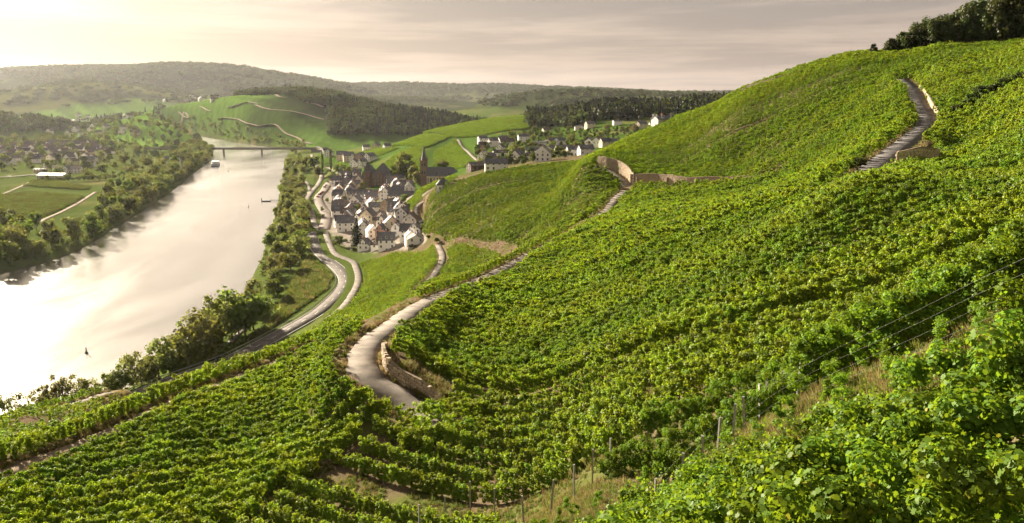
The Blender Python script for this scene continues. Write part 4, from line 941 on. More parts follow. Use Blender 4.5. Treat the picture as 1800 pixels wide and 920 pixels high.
def house(x, y, L, Wd, eave, pitch, ang, wall, roof, label, group=None, far=False, chim=1, z=None, name='house', hip=False, dens=3.2):
    """ridge along local x; eave height and pitch set the gables"""
    if group in ('houses of the riverside village',): L, Wd, eave = L*.86, Wd*.86, eave*.86
    zs = [float(Hq(x+dx, y+dy)) for dx in (-L/3, L/3) for dy in (-Wd/3, Wd/3)]; z0 = min(zs) if z is None else z
    lift = max(zs)-z0 if z is None else 0; eave = eave+min(lift, 2.5)*0.7
    e = empty(name, (x, y, z0-0.05), ang); tag(e, label, 'house', group)
    rise = Wd/2*math.tan(R(pitch)); a, w = L/2, Wd/2
    if hip: v = [(-a,-w,-1.5),(a,-w,-1.5),(a,w,-1.5),(-a,w,-1.5),(-a,-w,eave),(a,-w,eave),(a,w,eave),(-a,w,eave)]; f = [(0,1,5,4),(1,2,6,5),(2,3,7,6),(3,0,4,7),(4,5,6,7)]
    else: v = [(-a,-w,-1.5),(a,-w,-1.5),(a,w,-1.5),(-a,w,-1.5),(-a,-w,eave),(a,-w,eave),(a,w,eave),(-a,w,eave),(-a,0,eave+rise),(a,0,eave+rise)]; f = [(0,1,5,4),(2,3,7,6),(1,2,6,9,5),(3,0,4,8,7)]
    link('wall', mesh('wall', v, f, [MATS[wall]]), e)
    o_, th = 0.42, 0.22; oz = o_*math.tan(R(pitch)); mb = MB()
    if hip:
        hx = max(a-w*0.9, 0.2); A, B = a+o_, w+o_
        mb.add([(-A,-B,eave-oz),(A,-B,eave-oz),(A,B,eave-oz),(-A,B,eave-oz),(-hx,0,eave+rise),(hx,0,eave+rise),(-A,-B,eave-oz+th),(A,-B,eave-oz+th),(A,B,eave-oz+th),(-A,B,eave-oz+th),(-hx,0,eave+rise+th),(hx,0,eave+rise+th)],
               [(6,7,11,10),(7,8,11),(8,9,10,11),(9,6,10),(0,1,7,6),(1,2,8,7),(2,3,9,8),(3,0,6,9),(0,3,2,1)])
    else:
        for s_ in (-1, 1):
            A = a+0.3; P = [(-A, s_*(w+o_), eave-oz+0.02), (A, s_*(w+o_), eave-oz+0.02), (A, 0, eave+rise+0.02), (-A, 0, eave+rise+0.02)]
            v8 = P+[(p[0], p[1], p[2]+th) for p in P]; f8 = [(0,1,5,4),(1,2,6,5),(3,0,4,7),(4,5,6,7),(3,2,1,0)]
            if s_ > 0: f8 = [tuple(reversed(q)) for q in f8]
            mb.add(v8, f8)
    rf = link('roof', mb.build('roof', MATS[roof]), e)
    if chim:
        cxx = rng.uniform(-a*0.5, a*0.5); link('chimney', MB().box(cxx-0.35, cxx+0.35, 0.3, 0.95, eave+rise*0.6, eave+rise+1.1).box(cxx-0.42, cxx+0.42, 0.23, 1.02, eave+rise+1.1, eave+rise+1.22).build('chimney', MATS['brick_red']), rf)
    # openings on the sides the valley sees
    def win(lx, ly, lz, wa, data=WIN, nm='window'):
        o2 = link(nm, data, e, (lx, ly, lz), wa); return o2
    ca, sa = math.cos(ang), math.sin(ang)
    floors = [0.9] if eave < 4 else ([0.9, 3.6] if eave < 7 else [0.9, 3.6, 6.3])
    for nx, ny, wa, span, half in ((0,-1,0.0,L,w),(0,1,math.pi,L,w),(1,0,math.pi/2,Wd,a),(-1,0,-math.pi/2,Wd,a)):
        wy = nx*sa+ny*ca; wx = nx*ca-ny*sa
        vis = -(wx*(x)+wy*(y))/math.hypot(x, y)
        if vis < (0.30 if far else 0.12): continue
        n = max(1, int(span/dens)); n = min(n, 2) if far else n
        for fi, fz in enumerate(floors[-1:] if far else floors):
            for k in range(n):
                t = (k+0.5)/n*span-span/2
                dd = 0.03
                px_, py_ = (t, -w-dd) if (nx, ny) == (0,-1) else ((-t, w+dd) if (nx, ny) == (0,1) else ((a+dd, t) if nx == 1 else (-a-dd, -t)))
                if fi == 0 and k == n//2 and ny == -1 and not far: win(px_, py_, 0.05, wa, DOOR, 'door')
                else: win(px_, py_, fz+min(lift, 2.5)*0.7, wa)
        if nx and not hip and not far and rise > 2.6: win((a+0.03)*nx, 0, eave+0.5, wa, WINS)
    if not far and not hip and rng.random() < 0.5:
        for k in range(rng.integers(1, 3)):
            s_ = -1; yy = -w*0.5; zz_ = eave+rise*0.5+th+0.03; sk = link('skylight', SKYL, rf, (rng.uniform(-a*0.6, a*0.6), yy, zz_)); sk.rotation_euler = (R(pitch), 0, 0)
    return e
TAKEN = []
def at_house(px, py, L, Wd, eave, pitch, ang, wall, roof, label, group='houses of the riverside village', **kw):
    x, y, z = site(px, py); y += Wd*0.35; TAKEN.append((x, y, max(L, Wd)*0.62)); return house(x, y, L, Wd, eave, pitch, R(ang), wall, roof, label, group, **kw)
PW, PC, PG, SL, SB = 'plaster_white', 'plaster_cream', 'plaster_grey', 'slate', 'slate_brown'
at_house(641,441,9.5,8.5,3.6,45,80,PW,SL,'small white gable house at the front corner of the village, red flowers at its window')
at_house(664,439,10,6,2.8,24,5,PW,SB,'low white annex with brown roof joined to the small white gable house')
at_house(731,432,15,11,5.2,28,95,PW,SB,'broad white house with a wide low gable and a dark wooden balcony')
at_house(672,423,9,8,7.0,48,70,'plaster_pink',SL,'tall pink gable house beside the smaller fir')
at_house(687,413,12,11.5,8.2,44,100,PC,SL,'big plain beige gable house behind the pink one')
at_house(696,416,7,6.5,5.6,46,88,PW,SL,'narrow white gable house leaning against the beige one')
at_house(722,400,12,10,8.5,40,84,PG,SB,'tall pale grey gable house at the foot of the slope path')
at_house(709,393,10,9,8.2,42,75,PW,SL,'tall white gable house left of the pale grey one')
at_house(647,400,13,11,9,46,82,PC,SL,'large cream gable house with many windows behind the great fir')
at_house(607,407,14,9.5,6.8,46,8,PW,SL,'white half-timbered house with a long dark slate roof near the street corner')
at_house(663,405,7,6,7.2,35,5,'stone_pale',SB,'narrow brown house wedged beside the cream gable house')
at_house(624,370,16,15,6.6,42,88,PW,SL,'broad white gable house facing the hill in the middle of the village')
at_house(653,372,12,9,7.2,45,110,PG,SL,'pale grey gable house right of the broad white gable')
at_house(680,352,14,11,7,44,80,PW,SL,'white gable house below the church with a steep slate roof')
at_house(685,370,14,11,6,36,60,'stone_pale',SB,'weathered brown house at the back of the village gardens')
at_house(654,420,11,9,5.4,46,110,PW,SL,'dark slate roofed house behind the small white gable house')
at_house(705,352,22,9,5.5,38,2,PW,SL,'long white outbuilding with slate roof under the church terrace')
at_house(640,352,34,11,6.5,40,-8,PG,SL,'long slate roofed range in the middle of the village')
for px, py in ((628,436),(665,434),(597,432)): TAKEN.append((*site(px, py)[:2], 3.5))
cols = [PW]*9+[PC, PC, PG, PG, 'plaster_pink', 'stone_pale']
WN = {PW: 'white', PC: 'cream', PG: 'pale grey', 'plaster_pink': 'pink', 'stone_pale': 'brown stone', 'plaster_yellow': 'yellow'}
VC = np.array(VILLAGE); cand = []
ctr_v = VC.mean(0); dvv = np.array([-0.16, 0.987]); nvv = np.array([0.987, 0.16])
for r_ in np.arange(-90, 90, 12.2):
    for t in np.arange(-260, 330, 10.6): cand.append(ctr_v+dvv*t+nvv*(r_+3*math.sin(t*0.03)))
cand = np.array(cand)+rng.normal(0, 1.3, (len(cand), 2)); cand = cand[inside(cand[:,0], cand[:,1], VC)]
cand = cand[(dist_road(cand[:,0], cand[:,1]) > 4.0)]; cand = cand[np.argsort(cand[:,1])]
CH = site(760, 327)
k = 0
for x, y in cand:
    if any((x-a)**2+(y-b_)**2 < (c+4.0)**2 for a, b_, c in TAKEN): continue
    if math.hypot(x-CH[0]-4, y-CH[1]) < 26: continue
    pxx, pyy = pix((x, y, float(Hq(x, y))))
    if pxx < 634 and pyy > 411: continue
    if pxx > 742 and y > 520: continue
    if pxx > 722 and y > CH[1]-55: continue
    if y > 790 and abs(pix((x, y, 15))[0]-662) < 24: continue
    wl = cols[rng.integers(0, len(cols))]; L = rng.uniform(8.5, 12.5); Wd = rng.uniform(7, 9); turn = rng.random() < 0.62
    ang = (math.pi/2 if turn else 0)+rng.normal(0, 0.14)+0.1; eave = rng.uniform(4.6, 7.0)
    house(x, y, L, Wd, eave, rng.uniform(40, 50), ang, wl, SL if rng.random() < 0.85 else SB, '%s house with steep slate roof in the crowded village, %s from the near end' % (WN[wl], nth(k)), 'houses of the riverside village'); k += 1
# houses beyond the village entrance and under the wood
for i, (px, py, L, Wd, ev, an, wl) in enumerate([(578,276,12,10,6,80,PW),(600,282,14,11,7,10,PC),(612,284,14,11,7,15,PC),(621,284,10,8,6,85,PW),(634,288,14,12,8,75,'stone_brown'),(650,284,14,10,6,60,PW),(622,294,10,9,5,85,PW),(643,264,10,8,4,20,PW),(661,262,11,9,5,70,PC),(680,262,10,8,4,30,PW),(637,294,9,8,6,40,PW),(572,270,9,8,5,20,PW)]):
    at_house(px, py, L, Wd, ev, 40, an, wl, SL, '%s detached house at the village entrance, %s from the poplars' % (WN.get(wl, 'dark stone'), nth(i)), 'houses at the village entrance')
# upper houses in the side valley
up = [(838,300,18,13,4,30,25,SB,'timber'),(872,301,17,10,5,32,4,SL,PW),(851,283,13,11,4,40,60,'sheet_roof',PW),(862,283,11,9,4,45,45,SL,PC),(880,268,10,9,5,46,75,SL,PW),(878,276,16,9,4,35,20,SB,PW),(904,274,9,8,5,45,85,SL,PG),(910,286,16,12,5,46,70,SL,PW),(955,284,15,12,6,42,85,SL,PW),
 (934,282,14,10,4,25,4,SB,PW),(938,273,18,9,5,36,0,SL,PW),(970,273,16,10,6,34,60,SL,PC),(990,273,16,10,6,34,20,SL,PW),(1010,273,15,10,5,34,10,SL,PW),(1030,272,14,10,5,34,15,SL,PW),(848,252,13,10,6,34,20,SL,PW),(866,258,13,10,7,38,30,SL,PW),(890,257,18,13,5,34,10,SB,PW),(884,250,12,8,5,36,5,SL,PW),(850,262,14,10,4,38,0,'slate_brown','plaster_pink'),
 (920,250,15,10,7,34,10,SL,PW),(960,236,12,10,6,34,20,'slate_brown',PC),(948,257,20,9,4,16,2,SL,PW),(968,256,14,10,6,36,40,SL,PC),(984,256,13,10,6,36,45,SL,PW),(1037,259,13,10,6,40,70,SL,PW),(1052,259,13,10,7,38,60,SL,PW),(1064,259,12,10,6,38,20,SL,PC),(1078,257,16,10,5,30,10,SL,PG),(1018,228,14,9,3,14,4,SL,PG),(1037,226,14,11,6,36,20,SL,PC),(1085,220,13,9,5,20,10,SL,PW),(1115,228,12,9,4,30,70,SB,'plaster_yellow'),(1128,226,15,10,6,38,30,SL,PC),(1150,222,14,9,3.2,24,5,SL,PG),(1168,219,13,9,3.2,24,20,SL,PG)]
for i, (px, py, L, Wd, ev, pt, an, rf_, wl) in enumerate(up):
    at_house(px, py, L*.8, Wd*.8, ev*.9, pt, an, wl, rf_, '%s house on the side valley slope, %s counted from the church outwards' % (WN.get(wl, 'dark timber'), nth(i)), 'houses on the side valley slope', far=(py < 262))
# far-bank town
tw = [(87,295,16,11,5,30,80,'sheet_roof',PW),(110,300,20,12,4,26,60,'sheet_roof',PW),(122,302,14,11,5,35,75,SL,PW),(135,302,12,10,5,30,10,'sheet_roof',PW),(128,290,13,10,6,40,80,SB,PC),(95,312,34,16,4,18,-10,'sheet_roof',PG),(72,302,14,9,4,20,0,'sheet_roof',PC),(303,292,20,16,8,40,10,SL,PW),(160,292,11,10,6,25,5,SB,PW),(27,283,13,10,5,38,60,SB,PW),(52,280,11,9,4,42,70,SB,PW),(36,276,10,9,4,42,75,SB,PG)]
for i, (px, py, L, Wd, ev, pt, an, rf_, wl) in enumerate(tw):
    x, y, z = atZ(px, py, 7.5); TAKEN.append((x, y, 14)); house(x, y, L, Wd, ev, pt, R(an), wl, rf_, '%s building at the river side of the far-bank town, %s of those in front' % (WN[wl], nth(i)), 'front buildings of the far-bank town')
TOWN2 = [atZ(*p, 7.5)[:2] for p in [(0,292),(60,287),(110,283),(170,286),(200,270),(160,252),(90,254),(0,258)]]
k = 0
for x, y in poisson(TOWN2, 22, tries=4000)[:80]:
    if any((x-a)**2+(y-b_)**2 < 24**2 for a, b_, c in TAKEN): continue
    wl = (PW, PW, PW, PC)[rng.integers(0, 4)]; house(x, y, rng.uniform(12, 20), rng.uniform(9, 12), rng.uniform(4.5, 7), 40, rng.uniform(-0.4, 0.4)+(math.pi/2 if rng.random() < 0.35 else 0), wl, SB if rng.random() < 0.6 else SL, '%s house with dark roof inside the far-bank town, %s by distance' % (WN[wl], nth(k)), 'houses of the far-bank town', far=True); k += 1
for grp, poly, dm, cap in (('outlying houses on the valley floor', [(70,234),(150,226),(235,228),(240,236),(150,240),(80,241)], 46, 34), ('houses of the distant village under the far hill', [(262,186),(300,176),(345,170),(395,172),(395,176),(330,182),(280,190)], 60, 24), ('houses of the hazy village at the valley end', [(100,208),(150,202),(220,205),(232,211),(160,213),(100,213)], 60, 26)):
    P = pl(*poly); k = 0
    for x, y in poisson(P, dm, tries=2500)[:cap]:
        house(x, y, rng.uniform(13, 20), rng.uniform(10, 13), rng.uniform(5, 8), 38, rng.uniform(0, 3.1), PW, SB, 'pale speck-sized house, %s of the %s' % (nth(k), grp), grp, far=True, chim=0); k += 1
# church
def church():
    x, y, z = site(746, 328); z = float(Hq(x, y)); e = empty('church', (x, y, z+2.0), R(-4)); e.scale = (0.86, 0.86, 0.86); tag(e, 'village church with brown stone tower, slate spire and long cream nave', 'church')
    t = 3.4
    tw_ = link('tower', MB().box(-t, t, -t, t, -3, 25).box(-t-.25, t+.25, -t-.25, t+.25, 8.6, 9.0).box(-t-.25, t+.25, -t-.25, t+.25, 17.0, 17.4).box(-t-.45, t+.45, -t-.45, t+.45, 25, 25.6).build('tower', MATS['stone_brown']), e)
    for sx in (-1, 1):
        for sy in (-1, 1): link('pinnacle', MB().box(sx*t-.5, sx*t+.5, sy*t-.5, sy*t+.5, 25.6, 27.0).add([(sx*t-.5, sy*t-.5, 27.0),(sx*t+.5, sy*t-.5, 27.0),(sx*t+.5, sy*t+.5, 27.0),(sx*t-.5, sy*t+.5, 27.0),(sx*t, sy*t, 28.4)], [(0,1,4),(1,2,4),(2,3,4),(3,0,4)]).build('pinnacle', MATS['stone_brown']), tw_)
    oc = [(math.cos(a)*2.9, math.sin(a)*2.9) for a in np.linspace(0, 2*math.pi, 9)[:-1]]
    sp = link('spire', mesh('spire', [(*p, 25.6) for p in oc]+[(p[0]*.62, p[1]*.62, 31) for p in oc]+[(0,0,41.5)], [(i,(i+1)%8,(i+1)%8+8,i+8) for i in range(8)]+[(i+8,(i+1)%8+8,16) for i in range(8)], [MATS['slate']]), e)
    link('cross', MB().box(-.07,.07,-.07,.07,41.2,43.2).box(-.5,.5,-.06,.06,42.4,42.55).build('cross', MATS['timber']), sp)
    arch = [(-0.8,0),(0.8,0),(0.8,2.2),(0.55,2.9),(0,3.4),(-0.55,2.9),(-0.8,2.2)]
    AR = MB().prism(arch, -0.06, 0.05).build('window', MATS['window_pane'])
    for zz_ in (11, 19.5):
        for dx in (-1.3, 1.3): w_ = link('window', AR, e, (dx, -t-0.02, zz_)); w_.scale = (0.75, 1, 1)
        for dy in (-1.3, 1.3): w_ = link('window', AR, e, (-t-0.02, dy, zz_), -math.pi/2); w_.scale = (0.75, 1, 1)
    x0, x1, w0, w1, ev, rg = t+0.02, 40.0, -5.0, 8.0, 9.5, 18.0; cy = (w0+w1)/2
    link('nave', mesh('nave', [(x0,w0,-3),(x1-5,w0,-3),(x1,cy-3,-3),(x1,cy+3,-3),(x1-5,w1,-3),(x0,w1,-3),(x0,w0,ev),(x1-5,w0,ev),(x1,cy-3,ev),(x1,cy+3,ev),(x1-5,w1,ev),(x0,w1,ev),(x0,cy,rg)], [(0,1,7,6),(1,2,8,7),(2,3,9,8),(3,4,10,9),(4,5,11,10),(5,0,6,12,11)], [MATS['plaster_cream']]), e)
    o_ = 0.5
    rf_ = link('roof', mesh('roof', [(x0,w0-o_,ev-.4),(x1-5,w0-o_,ev-.4),(x1+o_,cy-3,ev-.4),(x1+o_,cy+3,ev-.4),(x1-5,w1+o_,ev-.4),(x0,w1+o_,ev-.4),(x0,cy,rg+.25),(x1-9,cy,rg+.25)], [(0,1,7,6),(1,2,7),(2,3,7),(3,4,7),(4,5,6,7),(5,0,6),(5,4,3,2,1,0)], [MATS['slate']]), e)
    for dx in (7.5, 14, 20.5, 27): link('dormer', MB().prism([(-.7,0),(.7,0),(.7,.9),(0,1.6),(-.7,.9)], -1.6, 0).build('dormer', MATS['slate']), rf_, (dx, w0+2.4, ev+2.3))
    for dx in (8, 15, 22, 29): w_ = link('window', AR, e, (dx, w0-0.04, 2.6)); w_.scale = (1.0, 1, 1.45)
    for dx in (5, 11.5, 18.5, 25.5, 32.5): link('buttress', MB().box(dx-.45, dx+.45, w0-1.0, w0-0.01, -3, 6.6).add([(dx-.45,w0-1,6.6),(dx+.45,w0-1,6.6),(dx+.45,w0-.01,7.6),(dx-.45,w0-.01,7.6),(dx-.45,w0-.01,6.6),(dx+.45,w0-.01,6.6)], [(0,1,2,3),(0,3,4),(1,5,2)]).build('buttress', MATS['stone_brown']), e)
church()
at_house(778,331,9,8,4.5,46,5,PW,SL,'small white hipped house standing in front of the church nave',hip=True)
def villa():
    x, y, z = site(662, 326); z = float(Hq(x, y)); e = empty('stone_villa', (x, y, z), R(-10)); tag(e, 'dark brown stone villa with steep pointed slate roofs and turret', 'villa')
    st = MATS['stone_brown']; sl_ = MATS['slate']
    def wing(x0, x1, y0, y1, ev, rg, nm):
        w_ = link(nm, MB().box(x0, x1, y0, y1, -3, ev).build(nm, st), e); cx_, cy_ = (x0+x1)/2, (y0+y1)/2; o_ = 0.5
        r = link('roof', mesh('roof', [(x0-o_,y0-o_,ev),(x1+o_,y0-o_,ev),(x1+o_,y1+o_,ev),(x0-o_,y1+o_,ev),(cx_-1.0,cy_,rg),(cx_+1.0,cy_,rg)], [(0,1,5,4),(1,2,5),(2,3,4,5),(3,0,4),(3,2,1,0)], [sl_]), e); return w_, r
    wing(-2, 16, -5, 8, 11, 22.5, 'main_wing'); wing(-13, -2.05, -3, 8, 12.5, 21, 'side_wing')
    w_, r = wing(-9, -5, -7, -3.05, 15, 23.5, 'stair_tower'); link('gable', MB().prism([(-3,0),(3,0),(3,4),(0,8),(-3,4)], -0.6, 0.1).build('gable', st), e, (5, -5.1, 7))
    for zz_ in (1.2, 4.8, 8.2):
        for dx in (0, 3.4, 6.8, 10.2, 13.4): link('window', WIN, e, (dx, -5.75 if 2 < dx < 8 and zz_ > 7 else -5.03, zz_))
        for dx in (-12,): link('window', WIN, e, (dx, -3.03, zz_))
    for dx in (-12.5, 15): link('chimney', MB().box(dx-.6, dx+.6, 1, 2.2, 12, 19).build('chimney', st), e)
villa()
# bridge
def bridge():
    Yb = 1480.0; xl, xr = atY(255, 258, Yb)[0], atY(556, 258, Yb)[0]; e = empty('road_bridge', ((xl+xr)/2, Yb, 0), 0); tag(e, 'low concrete road bridge crossing the river below the vineyard hill', 'bridge')
    c = mat('concrete', (0.22, 0.20, 0.17), 0.9, 0.2, 0.12, 0.3, 0.2, 2); h = (xr-xl)/2; zt = 13.0
    link('deck', MB().prism([(-5.5, zt), (5.5, zt), (5.5, zt-0.5), (3.0, zt-0.8), (2.6, zt-2.6), (-2.6, zt-2.6), (-3.0, zt-0.8), (-5.5, zt-0.5)], -h, h).build('deck', c), e, None, -math.pi/2)
    for s_ in (-5.3, 5.3): link('parapet', MB().box(-h, h, s_-.12, s_+.12, zt+0.002, zt+0.95).build('parapet', c), e)
    for px in (393, 460, 330, 520):
        dx = atY(px, 262, Yb)[0]-(xl+xr)/2; link('pier', MB().prism([(-1.1,-4),(1.1,-4),(0.9,zt-2.61),(-0.9,zt-2.61)], -2.6, 2.6).build('pier', c), e, (dx, 0, 0))
    link('abutment', MB().box(h-8, h+10, -5.6, 5.6, -2, zt-2.62).build('abutment', c), e)
bridge()
# far-bank approach ramp of the bridge
pa = resample([atY(556, 258, 1480), (atY(575,258,1480)[0], 1450, 12), (atY(566,262,1380)[0], 1380, 10.5), (atY(552,270,1300)[0], 1290, 8.5)], 10)
ribbon('bridge_ramp', None, 'asphalt_pale', 0.6, w=8.0, p=pa)
# ---------------------------------------------------------------- walls
mat('dry_stone', (0.40, 0.315, 0.225), 0.95, 0.1, 0.3, 2.2, 0.7, 7, rand=0.22); mat('dry_stone_dark', (0.24, 0.185, 0.13), 0.95, 0.1, 0.3, 2, 0.6, 6); mat('metal_post', (0.34, 0.33, 0.32), 0.5, 0.4, 0.15, 6, metal=0.4); mat('steel', (0.42, 0.41, 0.40), 0.45, 0.5, metal=0.7)
def stone_data(seed, sx, sy, sz):
    g = random.Random(seed); bm = bmesh.new(); bmesh.ops.create_cube(bm, size=1.0)
    for v in bm.verts: v.co = Vector((v.co.x*sx*g.uniform(.86, 1.0), v.co.y*sy*g.uniform(.8, 1.0), v.co.z*sz*g.uniform(.86, 1.0)))
    bmesh.ops.bevel(bm, geom=bm.edges[:], offset=min(sx, sz)*0.09, segments=1, affect='EDGES')
    me = bpy.data.meshes.new('stone'); bm.to_mesh(me); bm.free(); me.materials.append(MATS['dry_stone']); return me
STONES = [stone_data(i, 0.62, 0.42, 0.40) for i in range(8)]
def wall_line(p, heights, label, each=True, sw=0.62, sh=0.40, name='stone_wall'):
    """a dry-stone wall on a plan line; backing, courses of stones, coping"""
    p = np.asarray(p)[:,:2]; s_ = np.r_[0, np.cumsum(np.hypot(*np.diff(p, axis=0).T))]; L = s_[-1]
    e = empty(name, (p[0,0], p[0,1], float(Hq(*p[0])))); tag(e, label, 'wall'); o0 = np.array(e.location)
    def at(t): return np.array([np.interp(t, s_, p[:,0]), np.interp(t, s_, p[:,1])])
    def hgt(t): return np.interp(t/L, np.linspace(0, 1, len(heights)), heights)
    n = max(2, int(L/1.5)); v = []; f = []
    for i in range(n+1):
        t = L*i/n; q = at(t); d_ = at(min(t+.5, L))-at(max(t-.5, 0)); d_ /= np.hypot(*d_)+1e-9; m = np.array([-d_[1], d_[0]])*0.16; z = float(Hq(*q)); h = hgt(t)
        for sgn, zz_ in ((1, z-.8), (1, z+h-.06), (-1, z+h-.06), (-1, z-.8)): v.append((*(q+m*sgn), zz_))
    for i in range(n): f += [(4*i+k, 4*i+(k+1)%4, 4*i+4+(k+1)%4, 4*i+4+k) for k in range(4)]
    f += [(3,2,1,0), (4*n, 4*n+1, 4*n+2, 4*n+3)]
    link('backing', mesh('backing', [tuple(np.array(q)-o0) for q in v], f, [MATS['dry_stone_dark']]), e)
    rows = max(int(max(heights)/sh), 1); V, Fc = [], []
    for r_ in range(rows):
        t = sw*(0.25+0.5*(r_ % 2))
        while t < L:
            w = sw*random.uniform(0.8, 1.25)
            if (r_+0.6)*sh < hgt(t):
                q = at(t); d_ = at(min(t+.4, L))-at(max(t-.4, 0)); a = math.atan2(d_[1], d_[0]); z = float(Hq(*q))+sh*(r_+0.5)-0.05
                M = Matrix.Translation(Vector((*q, z))-Vector(o0)) @ Matrix.Rotation(a, 4, 'Z') @ Matrix.Diagonal((w/0.62*0.97, random.uniform(.95, 1.2), sh/0.40, 1))
                me = STONES[random.randrange(8)]
                if each: o = link('stone', me, e); o.matrix_local = M
                else:
                    k = len(V); V += [tuple(M @ x.co) for x in me.vertices]; Fc += [tuple(i+k for i in pl_.vertices) for pl_ in me.polygons]
            t += w
    if V: tag(link('stone_courses', mesh('stone_courses', V, Fc, [MATS['dry_stone']]), e), kind='stuff')
    return e
pr = ROADS['hill_road']['p']; nr_ = normals2(pr); m = (pr[:,1] < 112) & (pr[:,1] > 79)
wl = (pr[:,:2]-nr_*2.5)[m]; i_0 = int(np.argmin(abs(pr[m][:,1]-84.2))); ih = int(len(wl)*0.8)
wall_line(wl[i_0:ih], [1.2, 1.9, 1.7, 2.0, 2.3, 1.8, 1.2, 0.7], 'curved dry-stone wall on the inside of the hairpin bend', True, 0.62, 0.42)
wall_line([atY(1574, 300, 160)[:2], atY(1600, 300, 161)[:2], atY(1640, 296, 165)[:2], atY(1652, 280, 174)[:2]], [3.0, 3.6, 3.4, 2.0], 'tall pale stone wall at the corner of the upper road', True, 0.85, 0.52)
wpp = ROADS['wall_path']['p']; wn = normals2(wpp); m = (wpp[:,1] > 240)
wall_line((wpp[:,:2]+wn*2.3)[m], [4.6, 4.4, 4.0, 3.2, 3.0, 2.6, 2.2, 1.5], 'long pale retaining wall above the terrace path on the sunny flank', False, 0.9, 0.5, 'retaining_wall')
m = pr[:,1] > 322
wall_line((pr[:,:2]-nr_*2.6)[m], [4.8, 5.2, 5.0, 4.0], 'high curved retaining wall where the hill road bends out of sight', False, 0.9, 0.5, 'retaining_wall')
wall_line([atY(838, 512, 170)[:2], atY(842, 500, 175)[:2], atY(858, 492, 180)[:2]], [1.6, 2.0, 1.4], 'short stone wall stub at the hill road junction', True, 0.7, 0.42)
wall_line([atY(x_, y_, d_)[:2] for x_, y_, d_ in ((1285,172,395),(1320,175,385),(1360,176,375),(1410,172,368))], [1.2, 2.6, 2.6, 1.2], 'short pale terrace wall high on the sunny flank', False, 0.9, 0.5, 'retaining_wall')
upp = ROADS['upper_road']['p']; un = normals2(upp); m = (upp[:,1] > 208) & (upp[:,1] < 270)
wall_line((upp[:,:2]-un*2.7)[m], [0.8, 1.6, 1.8, 1.5, 0.8], 'low crumbling wall along the right edge of the steep upper road', False, 0.8, 0.4)
for i, t in enumerate((0.12, 0.3, 0.52, 0.72)):      # buttresses on the long wall
    q = (wpp[:,:2]+wn*1.9)[wpp[:,1] > 240]; q = q[int(t*len(q))]; o = link('wall_buttress', MB().prism([(-.5,-.5),(.5,-.5),(.4,3.6-2*t),(-.4,3.6-2*t)], -.4, .4).build('wall_buttress', MATS['dry_stone_dark']), None, (q[0], q[1], float(Hq(*q))), 0.5)
    tag(o, 'dark stone buttress on the long retaining wall, %s from the road bend' % nth(i), 'buttress', 'buttresses of the long wall')
# ---------------------------------------------------------------- posts and wires of the replanted strip
posts = [(922,866),(968,837),(1009,810),(1041,785),(1073,766),(1150,845),(1199,800),(1235,769),(1261,734),(1287,711),(1309,697),(1336,676),(1344,665),(783,862),(827,836),(737,878),(870,852),(1372,650),(1400,640)]
PB = []
for i, (px, py) in enumerate(posts):
    x, y, z = site(px, py+74)
    if not 22 < y < 70: continue
    h = min(max(74/1500*y*1.05, 1.9), 2.9); e = link('trellis_post', MB().box(-.05, .05, -.04, .04, -0.5, h).box(-.055, .055, -.045, .045, h, h+.02).build('trellis_post', MATS['metal_post']), None, (x, y, z), rng.uniform(0, 3)); e.rotation_euler = (rng.normal(0, .03), rng.normal(0, .03)+0.02, e.rotation_euler[2])
    tag(e, 'slim grey metal trellis post in the replanted strip, %s in order' % nth(i), 'post', 'trellis posts of the replanted strip'); PB.append((x, y, z))
def wire(pts, label):
    mb = MB()
    for a, b_ in zip(pts[:-1], pts[1:]): mb.tube(a, b_, 0.002, 0.002, 4)
    tag(link('trellis_wire', mb.build('trellis_wire', MATS['steel'])), label, 'wire', 'trellis wires of the replanted strip')
line = sorted([p for p in PB], key=lambda p: p[0]); WL = [site(560, 990)]+line[2:6]+line[-8:]+[site(1560, 668), site(1790, 575)]
WL = sorted(WL, key=lambda p: p[0])
pa_, pb_ = np.array(site(880, 925)), np.array(site(1790, 590))
for k, hh in enumerate((0.8, 1.2, 1.6, 2.0)):
    pts = []
    for t in np.linspace(0, 1, 26):
        q = pa_[:2]*(1-t)+pb_[:2]*t; pts.append((q[0], q[1], float(Hq(*q))+hh-0.12*math.sin(t*26*math.pi/2)**2*0.3))
    wire(pts, 'thin steel wire across the replanted strip, %s from the ground' % nth(k))
# ---------------------------------------------------------------- weeds and grass
def tuft(seed, m, n=26, h=0.45, spread=0.25, wdt=0.022):
    g = np.random.default_rng(seed); V, Fq = [], []
    for i in range(n):
        a = g.uniform(0, 6.28); r_ = g.uniform(0, spread); b0 = np.array([math.cos(a)*r_, math.sin(a)*r_, -0.05]); L = h*g.uniform(0.5, 1.2); lean = np.array([math.cos(a), math.sin(a), 0])*L*g.uniform(0.1, 0.6)
        t = np.array([-math.sin(a), math.cos(a), 0])*wdt; tip = b0+np.array([0, 0, L])+lean; mid = b0+np.array([0, 0, L*0.6])+lean*0.35
        k = len(V); V += [b0-t, b0+t, mid+t*.8, mid-t*.8, tip+t*.25, tip-t*.25]; Fq += [(k,k+1,k+2,k+3),(k+3,k+2,k+4,k+5)]
    return fast_mesh('tuft', np.array(V), np.array(Fq), [MATS[m]])
GT = proto_coll('tuft', [tuft(i, 'dry_grass') for i in range(4)]+[tuft(10+i, 'green_grass', 30, 0.4) for i in range(3)])
